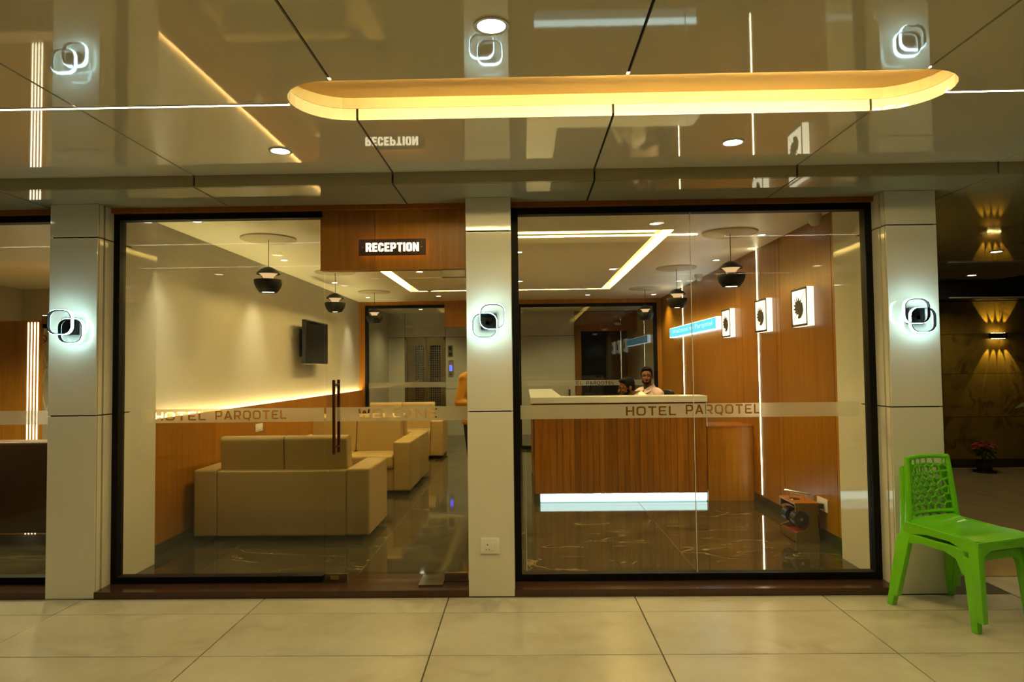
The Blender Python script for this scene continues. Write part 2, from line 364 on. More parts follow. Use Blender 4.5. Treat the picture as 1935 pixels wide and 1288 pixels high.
# soffit and fascia above the shopfront
sof = root('trim_1', 'stepped olive soffit and fascia panels above the shopfront')
M['soffit'] = plain('soffit_laminate', (.36, .33, .20), .04, var=.04, scale=2)
for a, b in zip(JX[:-1], JX[1:]):
    y1 = .24 if b < 2.9 else 5.0
    B().box(a+hg, b-hg, YS, YS+.012, SOF, CZ-.001).obj('fascia_panel', 'soffit', sof)
    B().box(a+hg, b-hg, YS+.020, y1, SOF, SOF+.014).obj('soffit_panel', 'soffit', sof)
B().box(2.69, 2.839, .245, 5.0, SOF, SOF+.014).obj('soffit_panel', 'soffit', sof)
B().box(-7, 2.69, YS+.012, .24, SOF+.02, SOF+.06).box(2.69, 7.5, YS+.012, 5.0, SOF+.02, SOF+.06).obj('backing', 'gap', sof)

# ================================================================== pillars
def pillar(name, x0, x1, label, sides):
    p = struct(name, B().box(x0+.012, x1-.012, .012, .40, 0, SOF), 'gap', label)
    for z0, z1 in ((.004, 1.187), (1.195, 2.367), (2.375, SOF-.001)):
        bx('panel', x0, x1, 0, .012, z0, z1, 'cream', p, bev=.0015, seg=1)
        for s in sides:
            xa, xb = ((x1-.010, x1+.002) if s > 0 else (x0-.002, x0+.010))
            bx('side_panel', xa, xb, .018, .060, z0, z1, 'cream', p)
            bx('side_panel', xa, xb, .080, .400, z0, z1, 'cream', p)
    return p
pillar('pillar', -3.14, -2.82, 'cream panelled pillar with double ring lamp, beside the neighbouring glass bay', (1,))
pillar('pillar', -.375, -.08, 'narrow cream panelled pillar between the glass door and the desk side window', (-1, 1))
pillar('pillar', 2.36, 2.685, 'cream panelled pillar behind the stacked green chairs', (-1, 1))

# ================================================================== shopfront
GY = .205
sill = struct('trim_2', B().box(-7, -3.14, .0, .36, -.05, .045).box(-2.82, -.375, .0, .36, -.05, .045).box(-.08, 2.36, .0, .36, -.05, .045), 'granite', 'dark brown granite threshold under the glass shopfront')
hd = root('trim_3', 'oak header strip under the soffit above the glazing')
for x0, x1 in ((-7, -3.14), (-2.82, -.375), (-.08, 2.36)): bx('strip', x0, x1, .14, .30, 2.562, SOF-.001, 'wood_dk', hd)
# lettering cut out of the frosted film
def letter(ch):
    t = .17
    if ch == 'H': return .78, [[(0, 0), (t, 0), (t, .42), (.61, .42), (.61, 0), (.78, 0), (.78, 1), (.61, 1), (.61, .58), (t, .58), (t, 1), (0, 1)]]
    if ch in 'OQ':
        o = [rrect(0, 0, .88, 1, .3)]
        if ch == 'Q': o = [[(.88, .62)]+[p for p in rrect(0, 0, .88, 1, .3) if not (p[0] > .5 and p[1] < .35)]+[(.40, 0), (.62, -.16), (.80, -.12), (.70, .06), (.85, .22)]]
        if ch == 'Q':
            o = [[(.88, .70), (.80, .90), (.60, 1), (.28, 1), (.08, .91), (0, .70), (0, .30), (.08, .09), (.28, 0), (.52, 0), (.66, -.15), (.84, -.15), (.72, .03), (.82, .10), (.88, .30)]]
        return .88, o+[rrect(t, .16, .88-t, .84, .16)]
    if ch == 'T': return .80, [[(.31, 0), (.49, 0), (.49, .84), (.80, .84), (.76, 1), (0, 1), (.04, .84), (.31, .84)]]
    if ch == 'E': return .74, [[(.10, 0), (.70, 0), (.74, .16), (t, .16), (t, .43), (.62, .43), (.62, .57), (t, .57), (t, .84), (.70, .84), (.74, 1), (.10, 1), (0, .92), (0, .08)]]
    if ch == 'L': return .68, [[(.10, 0), (.68, 0), (.66, .16), (t, .16), (t, 1), (0, 1), (0, .08)]]
    if ch == 'P': return .76, [[(0, 0), (t, 0), (t, .30), (.55, .30), (.70, .37), (.76, .50), (.76, .82), (.70, .94), (.55, 1), (0, 1)], [(t, .46), (.52, .46), (.59, .53), (.59, .77), (.52, .84), (t, .84)]]
    if ch == 'R': return .78, [[(0, 0), (t, 0), (t, .32), (.36, .32), (.58, 0), (.78, 0), (.55, .33), (.70, .38), (.76, .50), (.76, .82), (.70, .94), (.55, 1), (0, 1)], [(t, .47), (.52, .47), (.59, .54), (.59, .77), (.52, .84), (t, .84)]]
    if ch == 'A': return .90, [[(0, 0), (.18, 0), (.27, .20), (.63, .20), (.72, 0), (.90, 0), (.55, 1), (.35, 1)], [(.33, .36), (.57, .36), (.45, .74)]]
    if ch == 'W': return 1.1, [[(.16, 0), (.38, 0), (.55, .52), (.72, 0), (.94, 0), (1.1, 1), (.92, 1), (.82, .34), (.64, .86), (.46, .86), (.28, .34), (.18, 1), (0, 1)]]
    if ch == 'M': return 1.0, [[(0, 0), (t, 0), (t, .62), (.5, .20), (.83, .62), (.83, 0), (1, 0), (1, 1), (.86, 1), (.5, .45), (.14, 1), (0, 1)]]
    if ch == 'C': return .78, [[(.28, 0), (.78, 0), (.74, .16), (.30, .16), (.17, .28), (.17, .72), (.30, .84), (.74, .84), (.78, 1), (.28, 1), (.08, .91), (0, .70), (0, .30), (.08, .09)]]
    return .5, []
def film(parent, x0, x1, z0, z1, y, texts=()):
    """frosted band with the letters left clear; texts: (string, xa, xb, za, zb)"""
    b = B(); cur = x0
    def quad(a, c):
        if c-a > 1e-5: b.add([(a, y, z0), (c, y, z0), (c, y, z1), (a, y, z1)], [(0, 1, 2, 3)])
    for s, xa, xb, za, zb in texts:
        gap = .20; wd = sum(letter(c)[0]+gap for c in s)-gap; k = (xb-xa)/wd; x = xa; h = zb-za
        for c in s:
            lw, cons = letter(c)
            c0, c1 = x-gap*k*.45, x+(lw+gap*.45)*k
            if cons:
                quad(cur, c0)
                rect = [(c0, z0), (c1, z0), (c1, z1), (c0, z1)]
                loops = [rect]+[[(x+px*k, za+pz*h) for px, pz in con] for con in cons]
                outl = loops[:2]
                tri = tessellate_polygon([[Vector((*p, 0)) for p in l] for l in outl]); pts = [p for l in outl for p in l]
                b.add([(p[0], y, p[1]) for p in pts], tri)
                for l in loops[2:]: b.add([(p[0], y, p[1]) for p in l], [tuple(range(len(l)))])
                cur = c1
            x += (lw+gap)*k
    quad(cur, x1)
    return b.obj('frosted_band', 'frost', parent)
def framebars(x0, x1, z0, z1, t, y0, y1, parent, right=True, mat='blackframe'):
    b = B().box(x0, x1, y0, y1, z0, z0+t).box(x0, x1, y0, y1, z1-t, z1).box(x0, x0+t, y0, y1, z0+t, z1-t)
    if right: b.box(x1-t, x1, y0, y1, z0+t, z1-t)
    return b.obj('frame', mat, parent)
BZ0, BZ1 = 1.121, 1.216
w1 = root('window_1', 'black framed fixed glass bay onto the sofas with HOTEL PARQOTEL band')
framebars(-2.818, -1.375, .046, 2.561, .042, GY-.03, GY+.045, w1, right=False)
bx('pane', -2.776, -1.372, GY-.006, GY+.006, .088, 2.519, 'glass', w1)
film(w1, -2.64, -1.374, BZ0, BZ1, GY+.008, (('HOTEL', -2.546, -2.19, 1.138, 1.196), ('PARQOTEL', -2.125, -1.634, 1.141, 1.201)))
w2 = root('window_2', 'black framed glass bay onto the reception desk with HOTEL PARQOTEL band')
framebars(-.078, 2.358, .046, 2.561, .045, GY-.03, GY+.045, w2)
bx('pane', -.033, 1.140, GY-.006, GY+.006, .091, 2.516, 'glass', w2); bx('pane', 1.144, 2.313, GY-.006, GY+.006, .091, 2.516, 'glass', w2)
bx('silicone_joint', 1.140, 1.144, GY-.005, GY+.005, .091, 2.516, 'whiteplastic', w2)
film(w2, -.03, 2.25, BZ0, BZ1, GY+.008, (('HOTEL', .685, 1.025, 1.138, 1.200), ('PARQOTEL', 1.09, 1.593, 1.144, 1.208)))
w3 = root('window_3', 'black framed glass bay of the neighbouring lounge beyond the pillar')
framebars(-6.5, -3.142, .046, 2.561, .045, GY-.03, GY+.045, w3)
bx('pane', -6.455, -3.187, GY-.006, GY+.006, .091, 2.516, 'glass', w3); film(w3, -6.4, -3.19, BZ0, BZ1, GY+.008)
# oak transom over the door, in two boards
tr = root('wall_front', 'oak panelled transom above the glass door')
bx('panel', -1.388, -1.012, GY-.025, GY+.06, 2.152, 2.561, 'wood', tr); bx('panel', -1.0095, -.376, GY-.025, GY+.06, 2.152, 2.561, 'wood', tr)
# glass door
d1 = root('door_1', 'frameless glass entrance door under the RECEPTION sign with WELCOME band')
bx('pane', -1.362, -.385, GY-.005, GY+.005, .056, 2.138, 'glass', d1)
film(d1, -1.360, -.387, BZ0, BZ1, GY+.008, (('WELCOME', -1.14, -.60, 1.138, 1.203),))
h = bx('handle', -1.297, -1.279, GY-.070, GY-.050, .905, 1.405, 'copper', d1, bev=.004); tag(h, 'tall dark copper pull handle')
B().tube([(-1.287, GY-.05, 1.37), (-1.287, GY-.005, 1.37)], .010).tube([(-1.287, GY-.05, .95), (-1.287, GY-.005, .95)], .010).obj('standoff', 'copper', h)
h = bx('handle', -1.297, -1.279, GY+.050, GY+.070, .905, 1.405, 'copper', d1, bev=.004)
B().tube([(-1.287, GY+.05, 1.37), (-1.287, GY+.005, 1.37)], .010).tube([(-1.287, GY+.05, .95), (-1.287, GY+.005, .95)], .010).obj('standoff', 'copper', h)
lk = bx('floor_lock', -1.366, -1.214, GY-.016, GY+.016, .050, .098, 'steel_dk', d1, bev=.003); B().box(-1.325, -1.268, GY-.021, GY-.0165, .062, .086).obj('lock_plate', 'brass', lk)
pv = bx('floor_pivot', -.556, -.392, GY-.016, GY+.016, .048, .100, 'chrome', d1, bev=.003); bx('pivot_plate', -.715, -.552, .08, GY+.10, .0455, .056, 'chrome', d1, bev=.002)
bx('top_pivot', -.556, -.392, GY-.016, GY+.016, 2.095, 2.148, 'steel_dk', d1, bev=.003)

# ------------------------------------------------------------------ RECEPTION sign
def textmesh(s, height, width, depth, bold=0.0):
    cu = bpy.data.curves.new('lettering', 'FONT'); cu.body = s; cu.size = 1; cu.offset = bold; cu.extrude = 0; cu.align_x = 'LEFT'; cu.resolution_u = 3
    o = bpy.data.objects.new('tmp', cu); C.objects.link(o); dg = bpy.context.evaluated_depsgraph_get(); dg.update()
    me = bpy.data.meshes.new_from_object(o.evaluated_get(dg)); bpy.data.objects.remove(o); bpy.data.curves.remove(cu)
    xs = [v.co.x for v in me.vertices]; ys = [v.co.y for v in me.vertices]
    sx = width/(max(xs)-min(xs)); sy = height/(max(ys)-min(ys)); x0, y0 = min(xs), min(ys)
    for v in me.vertices: v.co = ((v.co.x-x0)*sx, 0, (v.co.y-y0)*sy)
    bm = bmesh.new(); bm.from_mesh(me)
    if depth:
        r = bmesh.ops.extrude_face_region(bm, geom=list(bm.faces))
        for e in r['geom']:
            if isinstance(e, bmesh.types.BMVert): e.co.y -= depth
    bmesh.ops.recalc_face_normals(bm, faces=bm.faces); bm.to_mesh(me); bm.free(); me.materials.clear(); return me
sg = thing('reception_sign', 'backlit dark plate sign reading RECEPTION on the oak transom', 'sign', (-.888, .18, 2.245))
bx('plate', -.229, .229, -.034, -.022, 0, .112, 'granite', sg, bev=.001, seg=1)
B().box(-.222, .222, -.0215, -.006, .006, .012).box(-.222, .222, -.0215, -.006, .100, .106).box(-.222, -.216, -.0215, -.006, .012, .10).box(.216, .222, -.0215, -.006, .012, .10).obj('halo_led', 'e_halo', sg)
def boldletter(c):
    t, w_ = .25, .66
    if c == 'R': return w_, [[(0, 0), (t, 0), (t, .36), (.32, .36), (.41, 0), (.68, 0), (.55, .42), (.62, .50), (w_, .60), (w_, .82), (.60, .94), (.48, 1), (0, 1)], [(t, .55), (.38, .55), (.42, .60), (.42, .76), (.38, .80), (t, .80)]]
    if c == 'E': return .58, [[(0, 0), (.58, 0), (.58, .21), (t, .21), (t, .40), (.52, .40), (.52, .60), (t, .60), (t, .79), (.58, .79), (.58, 1), (0, 1)]]
    if c == 'C': return .64, [[(.22, 0), (.44, 0), (.58, .07), (.64, .22), (.64, .36), (.40, .36), (.40, .24), (.36, .20), (.29, .20), (t, .25), (t, .75), (.29, .80), (.36, .80), (.40, .76), (.40, .64), (.64, .64), (.64, .78), (.58, .93), (.44, 1), (.22, 1), (.07, .93), (0, .78), (0, .22), (.07, .07)]]
    if c == 'P': return w_, [[(0, 0), (t, 0), (t, .33), (.48, .33), (.60, .40), (w_, .52), (w_, .82), (.60, .94), (.48, 1), (0, 1)], [(t, .52), (.38, .52), (.42, .57), (.42, .76), (.38, .80), (t, .80)]]
    if c == 'T': return .62, [[(.185, 0), (.435, 0), (.435, .79), (.62, .79), (.62, 1), (0, 1), (0, .79), (.185, .79)]]
    if c == 'I': return t, [[(0, 0), (t, 0), (t, 1), (0, 1)]]
    if c == 'O': return w_, [rrect(0, 0, w_, 1, .22), rrect(t, .20, w_-t, .80, .06)]
    return .70, [[(0, 0), (.24, 0), (.24, .52), (.44, 0), (.70, 0), (.70, 1), (.46, 1), (.46, .48), (.26, 1), (0, 1)]]
def boldtext(txt, height, width, depth):
    gap = .10; tot = sum(boldletter(c)[0]+gap for c in txt)-gap; k = width/tot; x = 0; b = B()
    for c in txt:
        lw, cons = boldletter(c); loops = [[(x+px*k, pz*height) for px, pz in l] for l in cons]
        tri = tessellate_polygon([[Vector((*p_, 0)) for p_ in l] for l in loops]); pts = [p_ for l in loops for p_ in l]
        b.add([(p_[0], -depth, p_[1]) for p_ in pts], tri)
        for l in loops:
            n_ = len(l); b.add([(p_[0], -depth, p_[1]) for p_ in l]+[(p_[0], 0, p_[1]) for p_ in l], [(i, (i+1) % n_, n_+(i+1) % n_, n_+i) for i in range(n_)])
        x += (lw+gap)*k
    me = b.mesh('lettering', 'e_letters'); return me
tm = boldtext('RECEPTION', .060, .362, .004); lt = link('lettering', tm, sg, (-.180, -.0345, .026))
for x in (-.200, .200): B().tube([(x, -.036, .056), (x, -.0335, .056)], .004).obj('screw', 'steel', sg)
B().tube([(.055, -.040, .026), (.055, -.0335, .026)], .006, 10).obj('status_led', 'e_funnel', sg)

# ================================================================== LOBBY: shell
lf = struct('floor_lobby', B().box(-6.6, 2.9, .36, 12.0, -.10, LZ-.003), 'marble_grout', 'dark veined marble floor of the lobby')
mt = B().box(.002, 1.198, .002, 1.198, -.03, 0).mesh('tile', 'marble')
for i in range(-5, 3):
    for j in range(10):
        x0, y0 = 1.2*i, .362+1.2*j
        if j > 8 and i < -4: continue
        x1 = min(x0+1.2, 2.9)
        if x0+1.2 > 2.9: B().box(.002, x1-x0, .002, 1.198, -.03, 0).obj('tile', 'marble', lf).location = (x0, y0, LZ)
        else: link('tile', mt, lf, (x0, y0, LZ))
# lobby ceiling with the lit rectangular trough
lc = root('ceiling_lobby', 'cream lobby ceiling with a glowing rectangular light trough')
TXa, TXb, TYa, TYb, TW = -1.77, 1.345, 1.60, 6.20, .14
B().box(-3.1, TXa, .25, YF+.1, LC, LC+.10).box(TXb, 2.6, .25, YF+.1, LC, LC+.10).box(TXa, TXb, .25, TYa, LC, LC+.10).box(TXa, TXb, TYb, YF+.1, LC, LC+.10).obj('surround_board', 'lobbyceil', lc)
B().box(TXa+TW, TXb-TW, TYa+TW*.7, TYb-TW*.7, LC-.001, LC+.10).obj('centre_board', 'lobbyceil', lc)
B().box(TXa-.1, TXb+.1, TYa-.1, TYb+.1, LC+.10, LC+.14).obj('trough_top', 'covepaint', lc)
yy = TW*.7
B().box(TXb-TW+.004, TXb-TW+.022, TYa+yy, TYb-yy, LC+.050, LC+.062).box(TXa+TW-.022, TXa+TW-.004, TYa+yy, TYb-yy, LC+.050, LC+.062).box(TXa+TW, TXb-TW, TYa+yy-.022, TYa+yy-.004, LC+.05, LC+.062).box(TXa+TW, TXb-TW, TYb-yy+.004, TYb-yy+.022, LC+.05, LC+.062).obj('led_strip', 'e_trough', lc)
# left wall: plaster above an oak dado with a hidden LED on its ledge
wl = struct('wall_left', B().box(XL-.14, XL-.03, .40, 12.0, 0, LC+.12), 'plaster', 'cream lobby wall above an oak dado with a glowing LED ledge')
for y0, y1 in ((.74, 1.95), (1.95, 3.16), (3.16, 4.37), (4.37, 5.58), (5.58, 6.79), (6.79, 7.75)):
    bx('dado_panel', XL+.000, XL+.02, y0+.0015, y1-.0015, .115, 1.10, 'wood', wl)
bx('led_strip', XL-.026, XL-.008, .78, 7.72, 1.060, 1.066, 'e_dado', wl)
bx('return_panel', XL-.03, -2.822, .40, .735, .02, LC, 'cream', wl)
struct('baseboard_left', B().box(XL-.03, XL+.024, .74, 7.74, LZ, .112), 'skirting', 'dark stone skirting under the oak dado')
# right wall: oak panels with vertical LED lines
wr = struct('wall_right', B().box(XR, XR+.12, .40, YF+.1, 0, LC+.12), 'gap', 'oak panelled lobby wall with vertical LED lines')
js = [.765, .996, 2.10, 2.20, 2.705, 3.25, 3.475, 5.25, 6.07, 7.74]
for a, b in zip(js[:-1], js[1:]): bx('panel', XR-.012, XR, a+(.013 if a in (2.705, 6.07) else .0042), b-(.013 if b in (2.705, 6.07) else .0042), .115, LC, 'wood', wr)
bx('return_panel', 2.362, XR+.02, .40, .762, .02, LC, 'cream', wr)
struct('baseboard_right', B().box(XR-.016, XR, .765, 7.74, LZ, .112), 'skirting', 'dark stone skirting under the oak panelled wall')
for y, l in ((2.715, 'vertical LED line on oak wall behind the second leaf light box'), (6.08, 'vertical LED line on oak wall crossing the blue sign')):
    t = thing('wall_light_line', l, 'light', (XR-.010, y, .13), 0, 'vertical LED lines on the oak wall')
    bx('diffuser', -.006, .002, -.009, .009, 0, LC-.13, 'e_vert', t)
    B().box(-.004, .004, -.013, -.0095, 0, LC-.13).box(-.004, .004, .0095, .013, 0, LC-.13).obj('profile', 'steel', t)
# back partition: oak, black frames, glass
wb = root('wall_back', 'oak framed glass partition at the back of the lobby')
def wbp(x0, x1, z0, z1, nm='panel'): bx(nm, x0, x1, YF, YF+.10, z0, z1, 'wood', wb)
wbp(XL-.03, -2.855, LZ, LC); wbp(-2.853, -1.42, 2.615, LC); wbp(-1.418, -.46, 2.215, LC); wbp(-.458, -.112, LZ, LC); wbp(-.11, 2.372, 2.605, LC); wbp(2.374, XR, LZ, LC)
w4 = root('window_4', 'black framed glass in back partition with the lift behind it')
framebars(-2.853, -1.42, LZ, 2.613, .05, YF-.01, YF+.09, w4, right=False); bx('pane', -2.803, -1.42, YF+.02, YF+.03, .07, 2.563, 'glass', w4)
film(w4, -2.80, -1.42, 1.135, 1.23, YF+.035)
d2 = root('door_2', 'frameless glass door in the back partition'); bx('pane', -1.415, -.462, YF+.02, YF+.03, .03, 2.213, 'glass', d2); film(d2, -1.413, -.464, 1.135, 1.23, YF+.035)
w5 = root('window_5', 'black framed glass in back partition behind the two clerks')
framebars(-.11, 2.372, LZ, 2.603, .055, YF-.01, YF+.09, w5); bx('pane', -.055, 2.317, YF+.02, YF+.03, .075, 2.548, 'glass', w5)
film(w5, -.05, 2.31, 1.135, 1.23, YF+.035, (('HOTEL', .70, 1.04, 1.15, 1.212), ('PARQOTEL', 1.10, 1.60, 1.15, 1.212)))
# lift lobby behind the partition
LB = 10.4
wv = struct('wall_lift', B().box(-4.5, -2.60, LB+.012, LB+.10, 0, 2.9).box(-2.60, -1.70, LB+.012, LB+.10, 2.15, 2.9).box(-1.70, 1.10, LB+.012, LB+.10, 0, 2.9).box(1.10, 2.7, LB+.012, LB+.10, 2.24, 2.9).box(-2.6, -1.7, LB+.10, LB+.14, 0, 2.15), 'gap', 'white panelled wall of the lift lobby')
for x0, x1, z0, z1 in ((-4.5, -2.61, .02, 1.10), (-4.5, -2.61, 1.108, 2.146), (-4.5, -2.61, 2.154, 2.9), (-2.60, -1.72, 2.16, 2.9), (-1.712, -.66, .02, 1.02), (-1.712, -.66, 1.028, 1.10), (-1.712, -.66, 1.108, 2.146), (-1.712, -.66, 2.154, 2.9), (-.652, 1.095, .02, 2.146), (-.652, 1.095, 2.154, 2.9)):
    bx('panel', x0, x1, LB, LB+.012, z0, z1, 'cream', wv)
bx('panel', 1.10, 1.235, LB-.04, LB+.02, .02, 2.66, 'wood', wv); bx('panel', 1.235, 2.46, LB-.02, LB+.012, 2.24, 2.66, 'wood_dk', wv)
struct('wall_lift_side', B().box(2.46, 2.6, YF+.1, 12, 0, 2.9), 'plaster', 'pale side wall of the lift lobby')
struct('wall_lift_back', B().box(1.0, 2.6, 11.9, 12.0, 0, 2.9), 'darkvoid', 'dark room behind the lift lobby')  # wall coloured near black to stand in for the room's darkness
struct('ceiling_lift', B().box(-4.5, 2.7, YF+.1, 12.0, LC, LC+.1), 'lobbyceil', 'cream ceiling of the lift lobby')
lift = thing('lift', 'bronze steel lift with two mesh window doors behind the glass partition', 'lift', (-2.16, LB, LZ))
B().box(-.44, -.405, -.01, .05, 0, 2.13).box(.40, .44, -.01, .05, 0, 2.13).box(-.44, .44, -.01, .05, 2.08, 2.13).obj('door_frame', 'steel_dk', lift)
for x0, x1, wx0, wx1 in ((-.402, .022, -.225, -.02), (.028, .398, .10, .335)):
    dr = B().box(x0, wx0, .03, .05, 0, 2.08).box(wx1, x1, .03, .05, 0, 2.08).box(wx0, wx1, .03, .05, 1.95, 2.08).box(wx0, wx1, .03, .05, 0, .25).obj('door', 'steel_dk', lift)
    bx('window_backing', wx0, wx1, .048, .052, .25, 1.95, 'screen', dr)
    b = B()
    for k in range(6): x = wx0+(wx1-wx0)*k/5; b.box(x-.004, x+.004, .034, .040, .25, 1.95)
    for k in range(34): z = .25+.05*k; b.box(wx0, wx1, .040, .046, z-.004, z+.004)
    tag(b.obj('grille', 'steel', dr), None, None, None, 'stuff')
ip = thing('lift_indicator', 'upper steel lift indicator plate beside the lift doors', 'control panel', (-1.61, LB, 1.72)); bx('plate', -.055, .055, -.012, 0, 0, .25, 'steel_dk', ip, bev=.004)
bx('display', -.03, .03, -.014, -.0122, .14, .22, 'screen', ip); bx('key_plate', -.03, .03, -.014, -.0122, .03, .09, 'screen', ip)
cp = thing('lift_call_panel', 'lower steel lift call panel with blue lit display', 'control panel', (-1.60, LB, 1.28)); bx('plate', -.055, .055, -.012, 0, 0, .37, 'steel', cp, bev=.004)
bx('display', -.032, .032, -.015, -.0122, .13, .26, 'e_blueled', cp); B().tube([(0, -.018, .06), (0, -.0122, .06)], .016, 12).obj('button', 'black', cp)
for x, y, l in ((-2.1, 9.4, 'lift lobby downlight straight before the lift doors'), (-.6, 9.0, 'lift lobby downlight behind the middle pillar'), (.9, 9.2, 'lift lobby downlight behind the clerks partition')): downlight(x, y, LC, .05, 50, WARM, l, 'lift lobby downlights', 2.4)
# lobby downlights
for x, y, l in ((1.12, 1.32, 'lobby downlight nearest the shopfront, just before the trough corner on the desk side'), (1.11, 4.0, 'lobby downlight inside the trough above the reception desk'),
             (-.05, 2.65, 'lobby downlight at the middle pillar edge, nearer of two inside the trough'), (-.05, 5.08, 'lobby downlight at the middle pillar edge, farther of two inside the trough'),
             (1.08, 7.02, 'lobby downlight behind the trough before the clerks partition'), (-1.29, 3.99, 'lobby downlight inside the trough above the back to back sofas'),
             (-1.42, 6.9, 'lobby downlight behind the trough above the farthest sofa'), (2.20, 7.1, 'lobby downlight in the far corner beside the oak wall')):
    downlight(x, y, LC-(.001 if TXa+TW < x < TXb-TW and TYa < y < TYb else 0), .050, INT_SPOT, WARM, l, 'lobby downlights', 2.05)
for y, l in ((.95, 'wall washing downlight by plaster wall nearest the shopfront'), (2.95, 'wall washing downlight by plaster wall before the television'), (4.95, 'wall washing downlight by plaster wall above the television'), (6.95, 'wall washing downlight by plaster wall next to the lift partition')):
    downlight(-2.62, y, LC, .045, WASH_SPOT*.8, (1, .94, .70), l, 'wall washer downlights', 1.25, (-.08, 0, -1), .9)
for y, l in ((1.9, 'wall washing downlight by oak wall above the nearest leaf light box'), (3.4, 'wall washing downlight by oak wall above the farthest leaf light box'), (5.3, 'wall washing downlight by oak wall above the blue sign')):
    downlight(2.22, y, LC, .045, WASH_SPOT*.25, WARM, l, 'oak wall downlights', 1.2, (.06, 0, -1), .6)

# ================================================================== THINGS in the lobby
def pendant(x, y, label):
    t = thing('pendant_lamp', label, 'lamp', (x, y, 2.18), 0, 'black pendant lamps')
    B().lathe([(.001, .236), (.012, .236), (.03, .232), (.07, .212), (.098, .186), (.106, .172), (.104, .169), (.095, .183), (.06, .208), (.001, .225)], 32).obj('upper_shade', 'matblack', t, smooth=True)
    B().lathe([(.090, .184), (.075, .172), (.055, .155), (.044, .138), (.040, .120), (.040, .08)], 28).obj('diffuser', 'e_funnel', t, smooth=True)  # bulb light falling on the funnel is put in as its own glow
    B().lathe([(.119, .117), (.125, .118), (.126, .110), (.122, .080), (.108, .045), (.085, .012), (.074, 0), (.071, .002), (.082, .016), (.104, .048), (.117, .082), (.119, .117)], 32).obj('lower_shade', 'matblack', t, smooth=True)
    B().lathe([(.0005, .010), (.068, .010)], 28).obj('bulb_disc', 'e_bulb', t)
    B().tube([(0, 0, .235), (0, 0, .495)], .0035, 6).obj('cord', 'black', t)
    B().lathe([(.0005, .484), (.235, .484), (.245, .488), (.245, .499), (.0005, .499)], 36).obj('canopy_disc', 'canopy', t, smooth=True)
    return t
p0 = pendant(-2.325, 1.71, 'black two-part pendant lamp nearest the shopfront on the TV wall side')
dup(p0, (-2.325, 3.91, 2.18), label='black two-part pendant lamp second in the row beside the wall television')
dup(p0, (-2.325, 6.11, 2.18), label='black two-part pendant lamp farthest in the row before the lift partition')
dup(p0, (1.89, 1.77, 2.18), label='black two-part pendant lamp nearest the shopfront along the oak wall')
dup(p0, (1.89, 3.97, 2.18), label='black two-part pendant lamp second in the row along the oak wall')
dup(p0, (1.89, 6.17, 2.18), label='black two-part pendant lamp farthest along the oak wall above the clerks')

# sofas
def cushion(name, x0, x1, y0, y1, z0, z1, parent, mat='sofa', bev=.035):
    return bx(name, x0, x1, y0, y1, z0, z1, mat, parent, bev=bev, seg=3, smooth=True)
def sofa(label, loc, rz, mat='sofa'):
    t = thing('sofa', label, 'sofa', loc, rz, 'beige two seat sofas'); W2, D = .755, .75   # front at +y, back face at y=0
    bx('base', -W2+.2, W2-.2, .012, D-.02, .045, .30, mat, t, bev=.012, smooth=True)
    bx('back', -W2+.2, W2-.2, 0, .16, .045, .598, mat, t, bev=.018, seg=3, smooth=True)
    for s in (-1, 1): bx('arm', min(s*W2, s*(W2-.2)), max(s*W2, s*(W2-.2)), 0, D, .045, .61, mat, t, bev=.022, seg=3, smooth=True)
    for s in (0, 1):
        x0 = -.553+.554*s
        cushion('seat_cushion', x0, x0+.55, .155, D+.015, .29, .455, t, mat)
        # leaning back cushion with rolled top
        b = B().prism([(.085, .46), (.05, .86), (.075, .885), (.145, .885), (.20, .86), (.27, .45)], x0, x0+.55, 'x')
        b.obj('back_cushion', mat, t, bev=.018, seg=3, smooth=True)
    for sx in (-1, 1):
        for yv in (.08, D-.08): bx('foot', sx*(W2-.1)-.03, sx*(W2-.1)+.03, yv-.03, yv+.03, 0, .046, 'black', t)
    return t
s0 = sofa('beige leather sofa nearest the glass with its back to the shopfront', (-2.085, 1.375, LZ), 0)
dup(s0, (-2.085, 4.21, LZ), PI, 'beige leather sofa facing the shopfront opposite the nearest sofa')
dup(s0, (-2.085, 4.235, LZ), 0, 'beige leather sofa turned away, back to back behind the second sofa')
dup(s0, (-2.085, 7.32, LZ), PI, 'beige leather sofa farthest back against the lift partition')

# television
tv = thing('television', 'black flat television on tilting bracket on the plaster wall', 'television', (-2.81, 4.68, 1.55))
bx('casing', -.02, .03, -.49, .49, 0, .57, 'black', tv, bev=.006); bx('screen', .0302, .032, -.475, .475, .018, .552, 'screen', tv)
B().box(-.15, -.02, -.12, .12, .18, .38).box(-.15, -.135, -.2, .2, .1, .46).obj('bracket', 'matblack', tv)

# wall plates
def plate(name, label, loc, rz, w2, h2, kind):
    t = thing(name, label, 'socket', loc, rz)
    bx('faceplate', -w2, w2, -.010, 0, 0, h2, 'whiteplastic', t, bev=.003, smooth=True)
    if kind == 'socket':
        so = bx('socket_module', -w2*.58, w2*.08, -.0125, -.009, h2*.19, h2*.73, 'whiteplastic', t, bev=.001, seg=1)
        for px, pz, r in ((-.25, .58, .0042), (-.40, .30, .0035), (-.09, .30, .0035)): B().tube([(w2*px, -.0135, h2*pz), (w2*px, -.0123, h2*pz)], r, 10).obj('pin_hole', 'black', so)
        bx('switch_rocker', w2*.13, w2*.46, -.0135, -.009, h2*.21, h2*.73, 'whiteplastic', t, bev=.001, seg=1)
    else:
        bx('switch_rocker', -w2*.45, w2*.45, -.0135, -.009, h2*.25, h2*.72, 'whiteplastic', t, bev=.001, seg=1)
    return t
plate('wall_socket', 'cream socket and switch plate low on the narrow middle pillar', (-.236, 0, .278), 0, .061, .099, 'socket')
